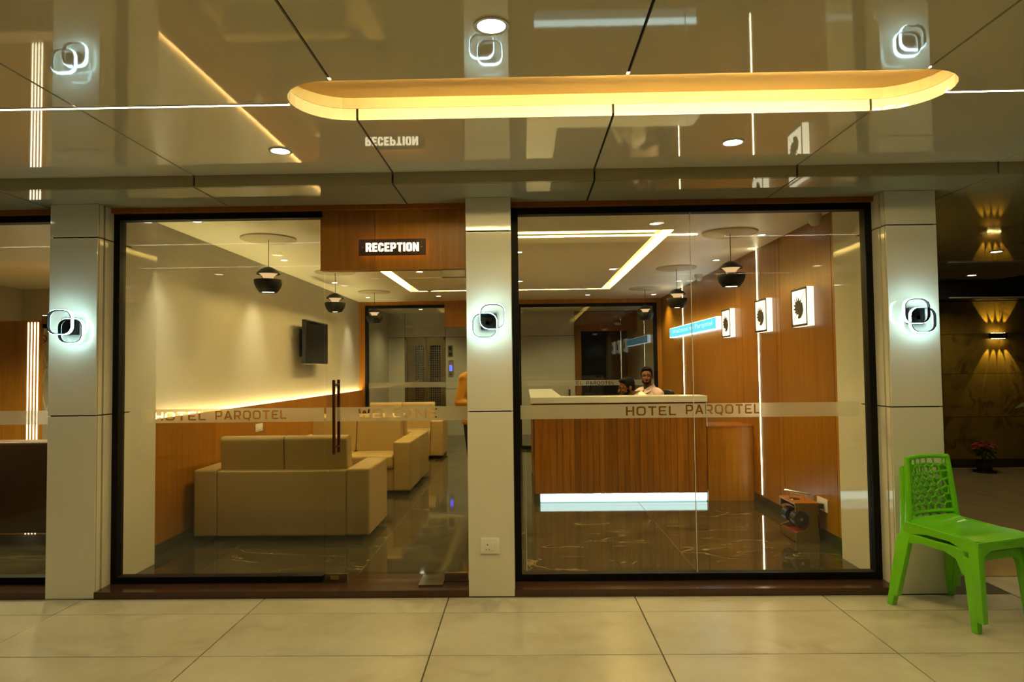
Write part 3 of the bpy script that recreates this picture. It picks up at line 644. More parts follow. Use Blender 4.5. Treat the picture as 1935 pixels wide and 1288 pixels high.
plate('wall_socket', 'white socket plate on the oak dado above the nearest sofa', (XL+.02, 2.98, .81), PI/2, .10, .085, 'switch')
t = plate('wall_socket', 'white socket plate on the oak wall behind the shoe polisher', (XR-.012, 1.27, .265), -PI/2, .10, .105, 'switch')
bx('plug', .005, .045, -.055, -.0135, .025, .065, 'black', t, bev=.004)
tag(B().tube([(.025, -.05, .03), (.03, -.06, -.03), (.035, -.05, -.14), (.03, -.05, -.215), (-.02, -.06, -.236), (-.08, -.05, -.236)], .006, 8).obj('power_cord', 'black', t), 'black power cord of the shoe polisher')

# reception desk
dk = thing('reception_desk', 'oak plank fronted reception desk on a glowing cyan plinth', 'desk', (.10, 2.93, LZ))
DW, DH = 1.84, 1.062
bx('body', .0, DW, .025, .45, .095, DH, 'wood_dk', dk); bx('body_wing', 0, .30, .45, 2.75, .095, DH, 'wood_dk', dk)
bounds = [1013, 1055, 1066, 1080, 1089, 1100, 1113, 1124, 1135.5, 1146, 1159, 1170, 1182, 1193, 1203, 1213, 1225.5, 1238, 1249, 1260, 1270.5, 1283, 1294, 1304, 1314, 1338]
xs = [(p-1013)/(1338-1013)*DW for p in bounds]; rr = random.Random(3)
for a, b in zip(xs[:-1], xs[1:]):
    d = rr.uniform(0, .014); bx('plank', a+.0012, b-.0012, d, .026, .095, DH-.002, 'plank', dk, bev=.0015, seg=1)
for k in range(13): bx('plank', -.014+rr.uniform(0, .006), .001, .03+.208*k, .03+.208*k+.205, .095, DH-.002, 'plank', dk)
pl = bx('plinth', .062, DW-.002, .040, .43, 0, .093, 'e_plinth', dk)
B().box(.055, DW, .026, .0395, .012, .092).obj('led_strip', 'e_plinth2', pl)
bx('end_trim', DW+.002, DW+.012, -.002, .03, .80, DH, 'white', dk)
bx('clerk_shelf', .302, DW, .452, .90, .70, .738, 'wood_dk', dk)
wt = thing('desk_worktop', 'white solid surface worktop running round the reception desk', 'worktop', (.058, 2.875, 1.084))
B().prism([(0, 0), (1.885, 0), (1.885, .33), (.345, .33), (.345, 2.85), (0, 2.85)], 0, .066).obj('slab', 'white', wt, bev=.004)
lp = thing('desk_gate', 'low oak panel with pinkish top between desk and oak wall', 'panel', (1.955, 2.965, LZ))
bx('panel', .002, .490, 0, .03, 0, .775, 'wood', lp); bx('top_board', .002, .490, -.004, .50, .776, .80, 'wood_dk', lp)

# monitor on the desk behind the worktop
mo = thing('monitor', 'black slim monitor seen edge-on behind the white worktop', 'monitor', (.52, 3.62, .758), .0)
bx('screen_panel', -.008, .012, -.13, .13, .17, .455, 'black', mo, bev=.006); B().box(-.012, .016, -.03, .03, .02, .20).box(-.08, .08, -.10, .10, 0, .02).obj('stand', 'black', mo)
bx('clerk_shelf', .302, 1.74, .502, .95, .70, .738, 'wood_dk', dk)

# leaf light boxes
LEAF = [(.20, .76), (.27, .66), (.33, .65), (.36, .80), (.40, .66), (.44, .69), (.48, .77), (.52, .64), (.60, .71), (.62, .60), (.70, .62), (.74, .50), (.76, .40), (.70, .30), (.60, .22), (.46, .20), (.40, .24), (.46, .29), (.42, .33), (.33, .31), (.30, .36), (.20, .37), (.27, .43), (.12, .46), (.25, .51), (.14, .58), (.27, .59)]
def lightbox(y0, label):
    t = thing('leaf_light_box', label, 'light box', (XR-.012, y0, 1.80), 0, 'leaf light boxes'); W_, D_ = .33, .058
    bx('box', -D_, 0, 0, W_, 0, W_, 'e_box', t)
    B().box(-D_-.004, -D_-.0005, 0, W_, 0, .019).box(-D_-.004, -D_-.0005, 0, W_, W_-.017, W_).box(-D_-.004, -D_-.0005, 0, .015, 0, W_).box(-D_-.004, -D_-.0005, W_-.015, W_, 0, W_).obj('frame', 'artblack', t)
    B().prism([((1-u)*W_, v*W_) for u, v in LEAF], -D_-.003, -D_-.0005, 'x').obj('leaf_print', 'artblack', t)
    q = .004; B().prism([(W_-q, 0), (W_, 0), (q+.01, W_), (0+.01, W_)], -D_-.0025, -D_-.0006, 'x').obj('stalk_line', 'artblack', t)
    return t
lightbox(1.335, 'glowing white light box with black leaf nearest the shopfront'); lightbox(2.30, 'glowing white light box with black leaf, middle of three on the oak wall'); lightbox(3.49, 'glowing white light box with black leaf beside the blue sign')
# blue sign
bs = thing('blue_sign', 'long cyan lit sign with white lettering on the oak wall', 'sign', (XR-.012, 4.05, 1.925))
bx('box', -.06, 0, 0, 2.72, 0, .15, 'e_bluewhite', bs); bx('face', -.064, -.0605, .02, 2.70, .006, .144, 'e_blue', bs)
tm = textmesh('Welcome to Parqotel', .085, 2.35, .0015, .005); tm.materials.append(M['e_bluetext']); o = link('lettering', tm, bs, (-.0645, 2.52, .035)); o.rotation_euler = (0, 0, -PI/2)

# shoe polishing machine
sm = thing('shoe_polisher', 'brass shoe polishing machine with black brushes and red tray by the oak wall', 'machine', (2.205, 1.235, LZ))
def mouth(y0, y1): return B().prism([(.195, 0), (0, 0), (0, .07), (.02, .082), (.05, .088), (.085, .102), (.112, .135), (.122, .183), (.110, .222), (.08, .246), (.04, .252), (0, .242), (0, .30), (.195, .30)], y0, y1, 'y')
mouth(0, .010).obj('side_plate', 'brass', sm); mouth(.322, .332).obj('side_plate', 'brass', sm)
B().box(.175, .195, .010, .322, 0, .30).obj('rear_plate', 'brass', sm); bx('top_plate', -.006, .198, -.004, .336, .30, .316, 'wood_dk', sm, bev=.003)
B().prism([(-.004, .010), (.175, .010), (.175, .055), (.06, .050), (.02, .066), (-.004, .066)], .010, .322, 'y').obj('tray', 'redtray', sm); B().box(-.010, -.004, .0, .332, .006, .074).obj('tray_lip', 'chrome', sm)
def brush(y0, y1, x, z, r):
    pts = [(x+(r+(.005 if i % 2 else 0))*math.cos(2*PI*i/40), z+(r+(.005 if i % 2 else 0))*math.sin(2*PI*i/40)) for i in range(40)]
    return B().prism(pts, y0, y1, 'y').obj('brush', 'black', sm)
brush(.022, .12, .056, .178, .058); brush(.20, .30, .050, .178, .056)
B().tube([(.055, .011, .178), (.055, .321, .178)], .012, 8).obj('shaft', 'steel', sm)
B().tube([(.145, .06, .375), (.02, .27, .375)], .009, 10).tube([(.12, .10, .316), (.12, .10, .375)], .005).tube([(.044, .23, .316), (.044, .23, .375)], .005).obj('handle', 'chrome', sm)
B().lathe([(.0005, .006), (.040, .006), (.046, 0)], 20, (.06, .17, .316)).obj('polish_dish', 'granite', sm)

# small ceiling devices
for x, y, l in ((2.36, 1.07, 'white dome camera on lobby ceiling nearest the shopfront by the oak wall'), (2.33, 4.62, 'white dome camera on lobby ceiling farther along the oak wall')):
    t = thing('dome_camera', l, 'camera', (x, y, LC), 0, 'dome cameras')
    B().lathe([(.055, 0), (.055, -.035), (.048, -.045)], 20).obj('housing', 'whiteplastic', t, smooth=True); B().lathe([(.047, -.045), (.042, -.07), (.025, -.088), (.0005, -.094)], 20).obj('lens_dome', 'whiteplastic', t, smooth=True)
for x, y, l in ((.92, 5.75, 'round smoke detector under the light trough beside the desk'), (-1.42, 5.8, 'round smoke detector under the light trough on the lounge side')):
    t = thing('smoke_detector', l, 'detector', (x, y, LC), 0, 'smoke detectors'); B().lathe([(.055, -.001), (.055, -.02), (.045, -.035), (.02, -.045), (.0005, -.046)], 20).obj('body', 'whiteplastic', t, smooth=True); B().lathe([(.046, -.030), (.050, -.028), (.050, -.024), (.046, -.022)], 20).obj('vent_ring', 'black', t)

# ================================================================== ring lamps on the pillars
def ringlamp(x, mirror, label):
    t = thing('ring_wall_lamp', label, 'lamp', (x, 0, 1.775), 0, 'double ring wall lamps')
    bx('backplate', -.052, .052, -.034, -.0005, -.052, .052, 'matblack', t, bev=.004)
    for (dx, dz, y) in ((-.027*mirror, .028, -.092), (.027*mirror, -.028, -.062)):
        def ring(o_, i_, y0, y1):
            a = rrect(dx-o_, dz-o_, dx+o_, dz+o_, .052*o_/.08); c = rrect(dx-i_, dz-i_, dx+i_, dz+i_, .052*i_/.08); n = len(a)
            vs = [(p[0], yv, p[1]) for yv in (y0, y1) for l in (a, c) for p in l]; fs = []
            for i in range(n):
                j = (i+1) % n
                fs += [(i, j, n+j, n+i), (2*n+i, 3*n+i, 3*n+j, 2*n+j), (i, 2*n+i, 2*n+j, j), (n+i, n+j, 3*n+j, 3*n+i)]
            return B().add(vs, fs)
        r = ring(.0785, .0738, y, y+.026).obj('ring', 'matblack', t, smooth=True)
        ring(.0815, .0745, y+.0262, y+.029).obj('led_band', 'e_ringback', r, smooth=True); ring(.0806, .0786, y+.004, y+.0255).obj('led_band', 'e_ring', r, smooth=True)
        B().box(dx*.35-.012, dx*.35+.012, y+.028, -.033, dz*.35-.012, dz*.35+.012).obj('bracket', 'matblack', r)
ringlamp(-2.985, 1, 'glowing double square ring lamp on the pillar beside the neighbouring lounge')
ringlamp(-.2275, -1, 'glowing double square ring lamp on the narrow middle pillar')
ringlamp(2.522, 1, 'glowing double square ring lamp on the pillar above the green chairs')

# ================================================================== green stacking chairs
def voronoi(pts, x0, x1, y0, y1):
    cells = []
    for i, p in enumerate(pts):
        poly = [(x0, y0), (x1, y0), (x1, y1), (x0, y1)]
        for j, q in enumerate(pts):
            if i == j: continue
            mx, my = (p[0]+q[0])/2, (p[1]+q[1])/2; nx, ny = q[0]-p[0], q[1]-p[1]
            out = []
            for k in range(len(poly)):
                a, b = poly[k], poly[(k+1) % len(poly)]
                da = (a[0]-mx)*nx+(a[1]-my)*ny; db = (b[0]-mx)*nx+(b[1]-my)*ny
                if da <= 0: out.append(a)
                if (da < 0 < db) or (db < 0 < da):
                    s_ = da/(da-db); out.append((a[0]+(b[0]-a[0])*s_, a[1]+(b[1]-a[1])*s_))
            poly = out
            if not poly: break
        cells.append(poly)
    return cells
def make_chair(label, loc, rz):
    t = thing('plastic_chair', label, 'chair', loc, rz, 'stacked green chairs')
    # seat shell
    nx, ny = 14, 14; top = []
    def sz(u, v):   # u across -1..1, v 0 front .. 1 back
        z = .445-.016*(1-u*u)*math.sin(PI*min(1, v*1.05))-.020*max(0, .22-v)/.22*(.4+.6*(1-u*u)) + .03*max(0, v-.86)/.14
        return z
    for j in range(ny+1):
        v = j/ny; w2 = .222-.022*v
        for i in range(nx+1):
            u = -1+2*i/nx; yv = -.235+.44*v-.015*(1-u*u)*(1-v)
            top.append((u*w2, yv, sz(u, v)))
    n = len(top); fs = []
    for j in range(ny):
        for i in range(nx): a = j*(nx+1)+i; fs += [(a, a+1, a+nx+2, a+nx+1), (n+a, n+a+nx+1, n+a+nx+2, n+a+1)]
    edge = [i for i in range(nx+1)]+[j*(nx+1)+nx for j in range(1, ny+1)]+[ny*(nx+1)+i for i in range(nx-1, -1, -1)]+[j*(nx+1) for j in range(ny-1, 0, -1)]
    for a, b in zip(edge, edge[1:]+edge[:1]): fs.append((a, n+a, n+b, b))
    B().add(top+[(x, y, z-.012) for x, y, z in top], fs).obj('seat', 'green', t, smooth=True)
    # aprons
    for s in (-1, 1):
        xa, xb = (.205, .222) if s > 0 else (-.222, -.205)
        B().prism([(-.235, .436), (.205, .455), (.222, .40), (.215, .33), (.18, .385), (.06, .405), (-.08, .40), (-.15, .375), (-.185, .30), (-.245, .30)], xa, xb, 'x').obj('side_apron', 'green', t, bev=.004)
    B().prism([(-.218, .43), (.218, .43), (.222, .30), (.185, .30), (.165, .355), (.12, .378), (-.12, .378), (-.165, .355), (-.185, .30), (-.222, .30)], -.247, -.228, 'y').obj('front_apron', 'green', t, bev=.004)
    # legs: hollow-looking tapered angle sections
    def leg(tp, bt, wt, wb):
        b = B()
        a = [(tp[0]-wt[0], tp[1]-wt[1], tp[2]), (tp[0]+wt[0], tp[1]-wt[1], tp[2]), (tp[0]+wt[0], tp[1]+wt[1], tp[2]), (tp[0]-wt[0], tp[1]+wt[1], tp[2])]
        c = [(bt[0]-wb, bt[1]-wb, bt[2]), (bt[0]+wb, bt[1]-wb, bt[2]), (bt[0]+wb, bt[1]+wb, bt[2]), (bt[0]-wb, bt[1]+wb, bt[2])]
        return b.add(a+c, [(0, 1, 2, 3), (7, 6, 5, 4)]+[(i, 4+i, 4+(i+1) % 4, (i+1) % 4) for i in range(4)]).obj('leg', 'green', t, bev=.006, smooth=True)
    for s in (-1, 1):
        leg((s*.200, -.218, .40), (s*.208, -.250, 0), (.024, .030), .019)
        leg((s*.198, .200, .43), (s*.245, .262, 0), (.020, .036), .020)
    # backrest: uprights, top rail, pierced web
    def bp(u, z):   # u -1..1 across, z height -> point on the curved back
        k = max(0, (z-.43)/.40); w2 = .205-.035*k
        return (u*w2, .200+.045*k**1.2-.02*k+.028*(1-u*u), z)
    bb = B()
    def strap(path, r, seg=6): bb.tube(path, r, seg)
    for s in (-1, 1):
        a = [bp(s*.97, .42+.41*i/10) for i in range(11)]; strap(a, [.022-.007*i/10 for i in range(11)], 8)
    strap([bp(-1+2*i/12, .824+.006*math.cos(PI*(i/6-1)/2)) for i in range(13)], .014, 8)
    strap([bp(-.96+1.92*i/12, .492) for i in range(13)], .013, 8)
    rr_ = random.Random(11); P = []
    for r in range(8):
        k = 6+(r % 2)
        for c in range(k): P.append((-.92+1.84*(c+.5)/k+rr_.uniform(-.10, .10), .505+(r+.5)*.30/8+rr_.uniform(-.012, .012)))
    Ps = [(x*.17, z) for x, z in P]; done = set()
    for _ in range(2): Ps = [(sum(q[0] for q in c)/len(c), sum(q[1] for q in c)/len(c)) for c in voronoi(Ps, -.165, .165, .497, .818)]
    for cell in voronoi(Ps, -.165, .165, .497, .818):
        for a, b in zip(cell, cell[1:]+cell[:1]):
            key = tuple(sorted(((round(a[0], 3), round(a[1], 3)), (round(b[0], 3), round(b[1], 3)))))
            if key in done or math.hypot(a[0]-b[0], a[1]-b[1]) < .004: continue
            done.add(key)
            if abs(a[1]-.818) < 1e-4 and abs(b[1]-.818) < 1e-4: continue
            strap([bp(max(-1, min(1, p[0]/.160)), p[1]) for p in (a, ((a[0]+b[0])/2, (a[1]+b[1])/2), b)], [.0072, .0052, .0072], 6)
    bb.obj('backrest', 'green', t, smooth=True)
    return t
CH = (2.555, -.325); CR = math.radians(20)
ch = make_chair('lower green plastic chair of the stack by the pillar', (CH[0], CH[1], 0), CR)
dup(ch, (CH[0]+.035*math.sin(CR), CH[1]-.035*math.cos(CR), .062), CR, 'upper green plastic chair of the stack, pierced web backrest fully seen')

# ================================================================== passage beside the lobby
ST = 5.3
sw = struct('wall_passage', B().box(2.6, 9.2, ST+.02, ST+.15, 0, 2.34), 'gap', 'brown stone clad wall at the end of the dim passage')
for i in range(8):
    for z0, z1 in ((.115, .70), (.705, 1.305), (1.31, 1.865), (1.87, 2.33)): bx('slab', 2.62+.82*i, 2.62+.82*i+.815, ST, ST+.02, z0, z1, 'stone', sw)
struct('baseboard_passage', B().box(2.6, 9.2, ST-.012, ST+.02, 0, .112), 'skirting', 'dark skirting under the stone wall')
struct('trim_4', B().box(2.6, 9.2, 4.95, ST+.15, 2.345, 3.2), 'darkvoid', 'dark bulkhead above the stone wall')
bx('edge_strip', 5.8, 9.0, 4.93, 4.95, 2.345, 2.36, 'whiteplastic', bpy.data.objects['trim_4'])
struct('wall_passage_side', B().box(2.585, 2.685, .40, ST, 0, SOF), 'cream', 'cream side wall of the passage behind the pillar')
for x, y in ((4.82, 2.55), (5.80, 4.45), (4.3, .9)): downlight(x, y, SOF, .062, 30, WARM, 'dim round downlight in the passage ceiling', 'passage downlights', 2.4)
wlmp = thing('stone_wall_lamp', 'dark box wall lamp throwing warm beams up and down the stone wall', 'lamp', (6.66, ST, 1.80))
bx('body', -.10, .10, -.09, -.004, 0, .075, 'matblack', wlmp, bev=.004)
for k in range(4):
    x = -.072+.048*k
    for z, s in ((.0752, 1), (-.0022, -1)):
        B().box(x-.014, x+.014, -.065, -.03, z, z+.002).obj('lens', 'e_sc', wlmp)
        spot('lamp', (x, -.05, .10 if s > 0 else -.025), 26, (1, .74, .24), .42, .5, .006, wlmp, ((k-1.5)*.24, .16, s))
# poinsettia
def leafpts(L, Wd, droop):
    vs = [(0, 0, 0)]; n = 5
    for i in range(1, n):
        f = i/n; vs += [(-Wd*math.sin(PI*f)*.5, L*f, -droop*f*f), (Wd*math.sin(PI*f)*.5, L*f, -droop*f*f)]
    vs.append((0, L, -droop)); fs = [(0, 2, 1)]+[(1+2*i, 2+2*i, 4+2*i, 3+2*i) for i in range(n-2)]+[(2*n-3, 2*n-2, 2*n-1)]
    return vs, fs
def potplant(name, label, loc, potmat, nl, zs, L, kinds, seed, spread=.12, potr=.13, poth=.19):
    t = thing(name, label, 'plant', loc, 0); rr_ = random.Random(seed)
    B().lathe([(.0005, 0), (potr*.8, 0), (potr, poth), (potr*.92, poth), (potr*.88, poth-.02), (.0005, poth-.02)], 20).obj('pot', potmat, t, smooth=True)
    B().lathe([(.0005, -.001), (potr*1.25, 0.0), (potr*1.3, .02), (potr*1.2, .012), (.0005, .006)], 20).obj('saucer', 'soil', t, smooth=True)
    b = B()
    for k in range(7): a = k*2.4; b.tube([(0, 0, poth-.03), (.03*math.cos(a), .03*math.sin(a), poth+.1), (spread*math.cos(a)*.7, spread*math.sin(a)*.7, zs*.85)], .006, 5)
    b.obj('stem', 'leaf', t)
    meshes = {}
    for k in range(nl):
        km = kinds[0] if k % 5 in (0, 1) else kinds[-1]; top_ = km == kinds[0] and len(kinds) > 1
        key = (km, k % 3)
        if key not in meshes:
            v, f = leafpts(L*(.8+.2*(k % 3)), L*.45, L*.35); me = B().add(v, f).mesh('leaf', km); meshes[key] = me
        o = link('leaf', meshes[key], t); a = rr_.uniform(0, 2*PI); rad = rr_.uniform(.02, spread)
        z = zs+rr_.uniform(-.02, .05) if top_ else rr_.uniform(poth+.08, zs)
        o.location = (rad*math.cos(a), rad*math.sin(a), z); o.rotation_euler = (rr_.uniform(-.5, .35) if not top_ else rr_.uniform(-.1, .4), rr_.uniform(-.3, .3), a-PI/2)
potplant('poinsettia', 'potted poinsettia with dark red bracts on the passage floor under the wall lamp', (6.14, 4.86, .004), 'pot', 80, .34, .105, ('redleaf', 'leaf'), 3, .085, .105, .145)
potplant('potted_shrub', 'dark leafy plant in red pot half hidden by the pillar beside the stone wall', (5.38, 4.90, .004), 'redtray', 30, .62, .18, ('leaf',), 5, .10)
potplant('potted_palm', 'dark palm-like plant at the edge of view before the stone wall', (7.0, 4.55, .004), 'pot', 60, 1.0, .42, ('leaf',), 9, .10, .16, .3)

# ================================================================== neighbouring lounge
struct('wall_lounge', B().box(-7.2, -3.07, 5.2, 5.3, 0, 2.9), 'plaster', 'cream back wall of the neighbouring lounge')
struct('wall_lounge_side', B().box(-7.3, -7.2, .36, 5.3, 0, 2.9), 'plaster', 'cream side wall of the neighbouring lounge')
struct('ceiling_lounge', B().box(-7.3, -3.07, .25, 5.3, LC, LC+.1), 'lobbyceil', 'cream ceiling of the neighbouring lounge')
fp = thing('feature_panel', 'oak feature panel with four vertical LED lines in the neighbouring lounge', 'panel', (-6.6, 3.2, LZ))
bx('board', 0, 1.10, 0, .06, 0, 2.05, 'wood', fp)
for k in range(4): x = .970+.037*k; bx('led_line', x-.005, x+.005, -.006, .001, .03, 2.03, 'e_strips', fp)
bs_ = thing('brown_sofa', 'dark brown leather sofa back against the neighbouring lounge glass', 'sofa', (-4.7, 1.30, LZ))
bx('back', -1.1, 1.1, 0, .2, .10, .875, 'brownsofa', bs_, bev=.03, seg=3, smooth=True); bx('base', -1.1, 1.1, .2, .85, .10, .40, 'brownsofa', bs_, bev=.02)
for s in (-1, 1): bx('arm', min(s*1.1, s*.9), max(s*1.1, s*.9), .2, .85, .10, .62, 'brownsofa', bs_, bev=.03, seg=3, smooth=True)
for s in (-1, 1):
    for yv in (.08, .75): bx('foot', s*1.0-.03, s*1.0+.03, yv-.03, yv+.03, 0, .101, 'black', bs_)
dp = thing('lattice_panel', 'cream wall panel with pale diagonal lattice lines in the neighbouring lounge', 'panel', (-6.72, 5.18, .9))
bx('board', -.45, .45, -.012, .018, 0, 1.3, 'plaster', dp)
b = B()
for k in range(4):
    for s in (1, -1):
        x = -.44 if s > 0 else .425; x += s*k*.17; b.prism([(x, 0), (x+.015, 0), (x+s*.35+.015, 1.3), (x+s*.35, 1.3)], -.02, -.012, 'y')
tag(b.obj('lattice', 'white', dp), None, None, None, 'stuff')
ns = thing('no_smoking_sign', 'small round red no-smoking sign above the lattice panel lines in neighbouring lounge', 'sign', (-6.86, 5.155, 1.96))
B().lathe([(.045, 0), (.060, 0), (.060, .004), (.045, .004), (.045, 0)], 24).obj('ring', 'redtray', ns).rotation_euler = (PI/2, 0, 0)
B().prism([(-.038, .030), (-.030, .038), (.038, -.030), (.030, -.038)], -.004, 0, 'y').obj('slash', 'redtray', ns)
t5 = root('trim_5', 'oak door head with a lit upper edge in the neighbouring lounge')
bx('head_board', -5.497, -3.072, 3.22, 3.34, 2.035, 2.125, 'wood', t5); bx('led_strip', -5.49, -3.08, 3.225, 3.235, 2.126, 2.132, 'e_strips', t5); bx('black_frame', -5.497, -3.072, 3.24, 3.32, 1.985, 2.034, 'blackframe', t5)
for x, y in ((-4.3, 1.9), (-5.4, 1.3), (-5.6, 3.6), (-4.0, 3.6)): downlight(x, y, LC, .05, 220, WARM, 'round downlight in the neighbouring lounge ceiling', 'lounge downlights', 2.3)

# ================================================================== office chairs and people
def officechair(label, loc, rz, zt):
    t = thing('office_chair', label, 'chair', loc, rz, 'office chairs behind the desk')   # front at -y
    bx('seat', -.24, .24, -.24, .22, zt-.07, zt, 'black', t, bev=.03, seg=3, smooth=True)
    b = B().prism(rrect(-.22, zt+.10, .22, zt+.60, .09), .23, .28, 'y'); b.obj('backrest', 'black', t, bev=.015, smooth=True)
    B().tube([(0, .10, zt-.05), (0, .29, zt), (0, .29, zt+.25)], .02, 8).obj('back_support', 'black', t)
    B().tube([(0, 0, zt-.07), (0, 0, .10)], .028, 10).obj('gas_column', 'steel', t)
    b = B()
    for k in range(5): a = 2*PI*k/5; b.tube([(0, 0, .10), (.28*math.cos(a), .28*math.sin(a), .06)], [.025, .016], 8)
    st = b.obj('star_base', 'black', t)
    for k in range(5): a = 2*PI*k/5; B().ell((.28*math.cos(a), .28*math.sin(a), .027), (.027, .02, .027), 10, 8).obj('caster', 'black', st)
    for s in (-1, 1): B().tube([(s*.24, .05, zt-.04), (s*.28, .05, zt+.05), (s*.28, .05, zt+.19), (s*.28, -.12, zt+.20)], .016, 8).obj('armrest', 'black', t)
def remesh(o, vs, it=4):
    m = o.modifiers.new('fuse', 'REMESH'); m.mode = 'VOXEL'; m.voxel_size = vs; m.use_smooth_shade = True
    s_ = o.modifiers.new('soft', 'SMOOTH'); s_.factor = .5; s_.iterations = it
    return o
def person(label, loc, rz, pose, headrz, headrx, shirt, sleeve, lean=(0, 0, 0), beard=True):
    t = thing('person', label, 'person', loc, rz)
    J = dict(pose); HC = Vector((0, -.03, .70))
    R = Matrix.Rotation(headrz, 3, 'Z') @ Matrix.Rotation(headrx, 3, 'X')
    neck = Vector((0, .005, .585))+Vector(lean)*.6; LN = Vector(lean)*.4
    NK = Vector((0, .005, .585))
    def H(p): return neck + LN + R @ (Vector(p)+HC-NK)
    def part(bd, items):
        for c, r in items:
            st = len(bd.v); bd.ell((0, 0, 0), r, 18, 12)
            for i in range(st, len(bd.v)): bd.v[i] = tuple(H(Vector(bd.v[i])+Vector(c)))
    body = B()
    body.ell((0, .01, .36), (.155, .098, .17), 20, 14).ell((0, .005, .16), (.135, .092, .17), 20, 14).ell((0, .01, .0), (.155, .11, .12), 20, 14)
    body.tube([(0, .015, .46), tuple(Vector((0, .005, .54))+Vector(lean)*.35), tuple(H((0, .02, -.06)))], [.075, .056, .052], 14)
    for s in (-1, 1):
        sh = Vector((s*.165, .01, .45)); el = Vector(J['el'][0 if s < 0 else 1]); wr_ = Vector(J['wr'][0 if s < 0 else 1])
        body.ell(sh, (.062, .06, .06), 14, 10).tube([sh, sh.lerp(el, .45), el], [.052, .048, .038], 12).ell(el, (.040, .040, .040), 12, 8).tube([el, el.lerp(wr_, .35), wr_], [.038, .038, .026], 12)
        d = (wr_-el).normalized(); sd_ = d.cross(Vector((0, 0, 1)) if abs(d.z) < .8 else Vector((0, 1, 0))).normalized(); nn = sd_.cross(d)
        pc = wr_+d*.05
        body.tube([wr_, wr_+d*.03, wr_+d*.09], [.026, .033, .032], 12)
        for k in range(4):
            o_ = (k-1.5)*.018; ln = (.068, .078, .074, .058)[k]; b0 = wr_+d*.085+sd_*o_
            body.tube([b0, b0+d*ln*.45-nn*.004, b0+d*ln*.8-nn*.016, b0+d*ln-nn*.028], [.0095, .009, .0085, .007], 8)
        b0 = wr_+d*.03+sd_*.028*s; body.tube([b0, b0+d*.03+sd_*.025*s, b0+d*.062+sd_*.030*s], [.012, .011, .008], 8)
        hp = Vector((s*.09, .01, -.03)); kn = Vector(J['kn'][0 if s < 0 else 1]); an = Vector(J['an'][0 if s < 0 else 1])
        body.tube([hp, hp.lerp(kn, .5), kn], [.088, .074, .055], 14).ell(kn, (.057, .057, .057), 12, 8).tube([kn, kn.lerp(an, .35), an], [.054, .055, .036], 14)
        toe = an+Vector((s*.02, -.17, -.052)); body.tube([an+Vector((0, .03, -.03)), an.lerp(toe, .5)+Vector((0, 0, -.01)), toe], [.042, .042, .030], 10)
    part(body, [((0, .012, .025), (.074, .092, .090)), ((0, -.028, -.045), (.058, .062, .068)), ((0, -.062, -.092), (.030, .026, .022)), ((0, -.098, -.022), (.012, .018, .022)), ((0, -.108, -.036), (.016, .013, .010)),
                ((.030, -.080, .018), (.026, .014, .010)), ((-.030, -.080, .018), (.026, .014, .010)), ((.040, -.068, -.030), (.020, .018, .020)), ((-.040, -.068, -.030), (.020, .018, .020)), ((0, -.088, -.068), (.022, .010, .007)),
                ((.076, .015, -.010), (.010, .020, .032)), ((-.076, .015, -.010), (.010, .020, .032))])
    remesh(body.obj('body', 'skin', t, smooth=True), .0065, 3)
    hr = B(); part(hr, [((0, .024, .046), (.082, .094, .082)), ((0, -.030, .092), (.062, .052, .026)), ((0, .058, .005), (.068, .056, .070)), ((.071, .002, .025), (.010, .034, .036)), ((-.071, .002, .025), (.010, .034, .036))])
    remesh(hr.obj('hair', 'hair', t, smooth=True), .006, 3)
    bw = B(); part(bw, [((.030, -.089, .026), (.021, .006, .0045)), ((-.030, -.089, .026), (.021, .006, .0045))]); bw.obj('eyebrow', 'hair', t, smooth=True)
    ey = B(); part(ey, [((.029, -.0795, .005), (.012, .007, .005)), ((-.029, -.0795, .005), (.012, .007, .005))]); e_ = ey.obj('eye', 'eye', t, smooth=True)
    ir = B(); part(ir, [((.029, -.0850, .005), (.0052, .003, .0052)), ((-.029, -.0850, .005), (.0052, .003, .0052))]); ir.obj('iris', 'black', e_, smooth=True)
    if beard:
        bd = B(); part(bd, [((0, -.058, -.092), (.040, .034, .024)), ((.045, -.036, -.070), (.017, .036, .026)), ((-.045, -.036, -.070), (.017, .036, .026)), ((.058, -.008, -.035), (.008, .016, .036)), ((-.058, -.008, -.035), (.008, .016, .036)), ((0, -.0955, -.053), (.026, .008, .0055))])
        remesh(bd.obj('beard', 'hair', t, smooth=True), .0055, 2)
    lips = B(); part(lips, [((0, -.0945, -.068), (.021, .007, .005))]); lips.obj('mouth', 'redtray' if False else 'skin', t, smooth=True)
    cl = B(); cl.ell((0, .01, .365), (.172, .118, .175), 20, 14).ell((0, .005, .16), (.158, .115, .20), 20, 14).ell((0, .01, .02), (.176, .128, .13), 20, 14)
    for s in (-1, 1):
        sh = Vector((s*.165, .01, .45)); el = Vector(J['el'][0 if s < 0 else 1]); wr_ = Vector(J['wr'][0 if s < 0 else 1])
        cl.ell(sh, (.074, .072, .070), 14, 10).tube([sh, sh.lerp(el, .5), el], [.066, .062, .054], 12)
        if sleeve: cl.ell(el, (.054, .054, .054), 12, 8).tube([el, el.lerp(wr_, .5), el.lerp(wr_, .93)], [.054, .050, .040], 12)
        cl.tube([(s*.03, .01, .52), (s*.15, .01, .47)], [.052, .066], 12)
    if pose is STAND: cl.ell((0, .01, -.05), (.205, .150, .075), 20, 14)
    remesh(cl.obj('shirt', shirt, t, smooth=True), .009, 5)
    co = B()
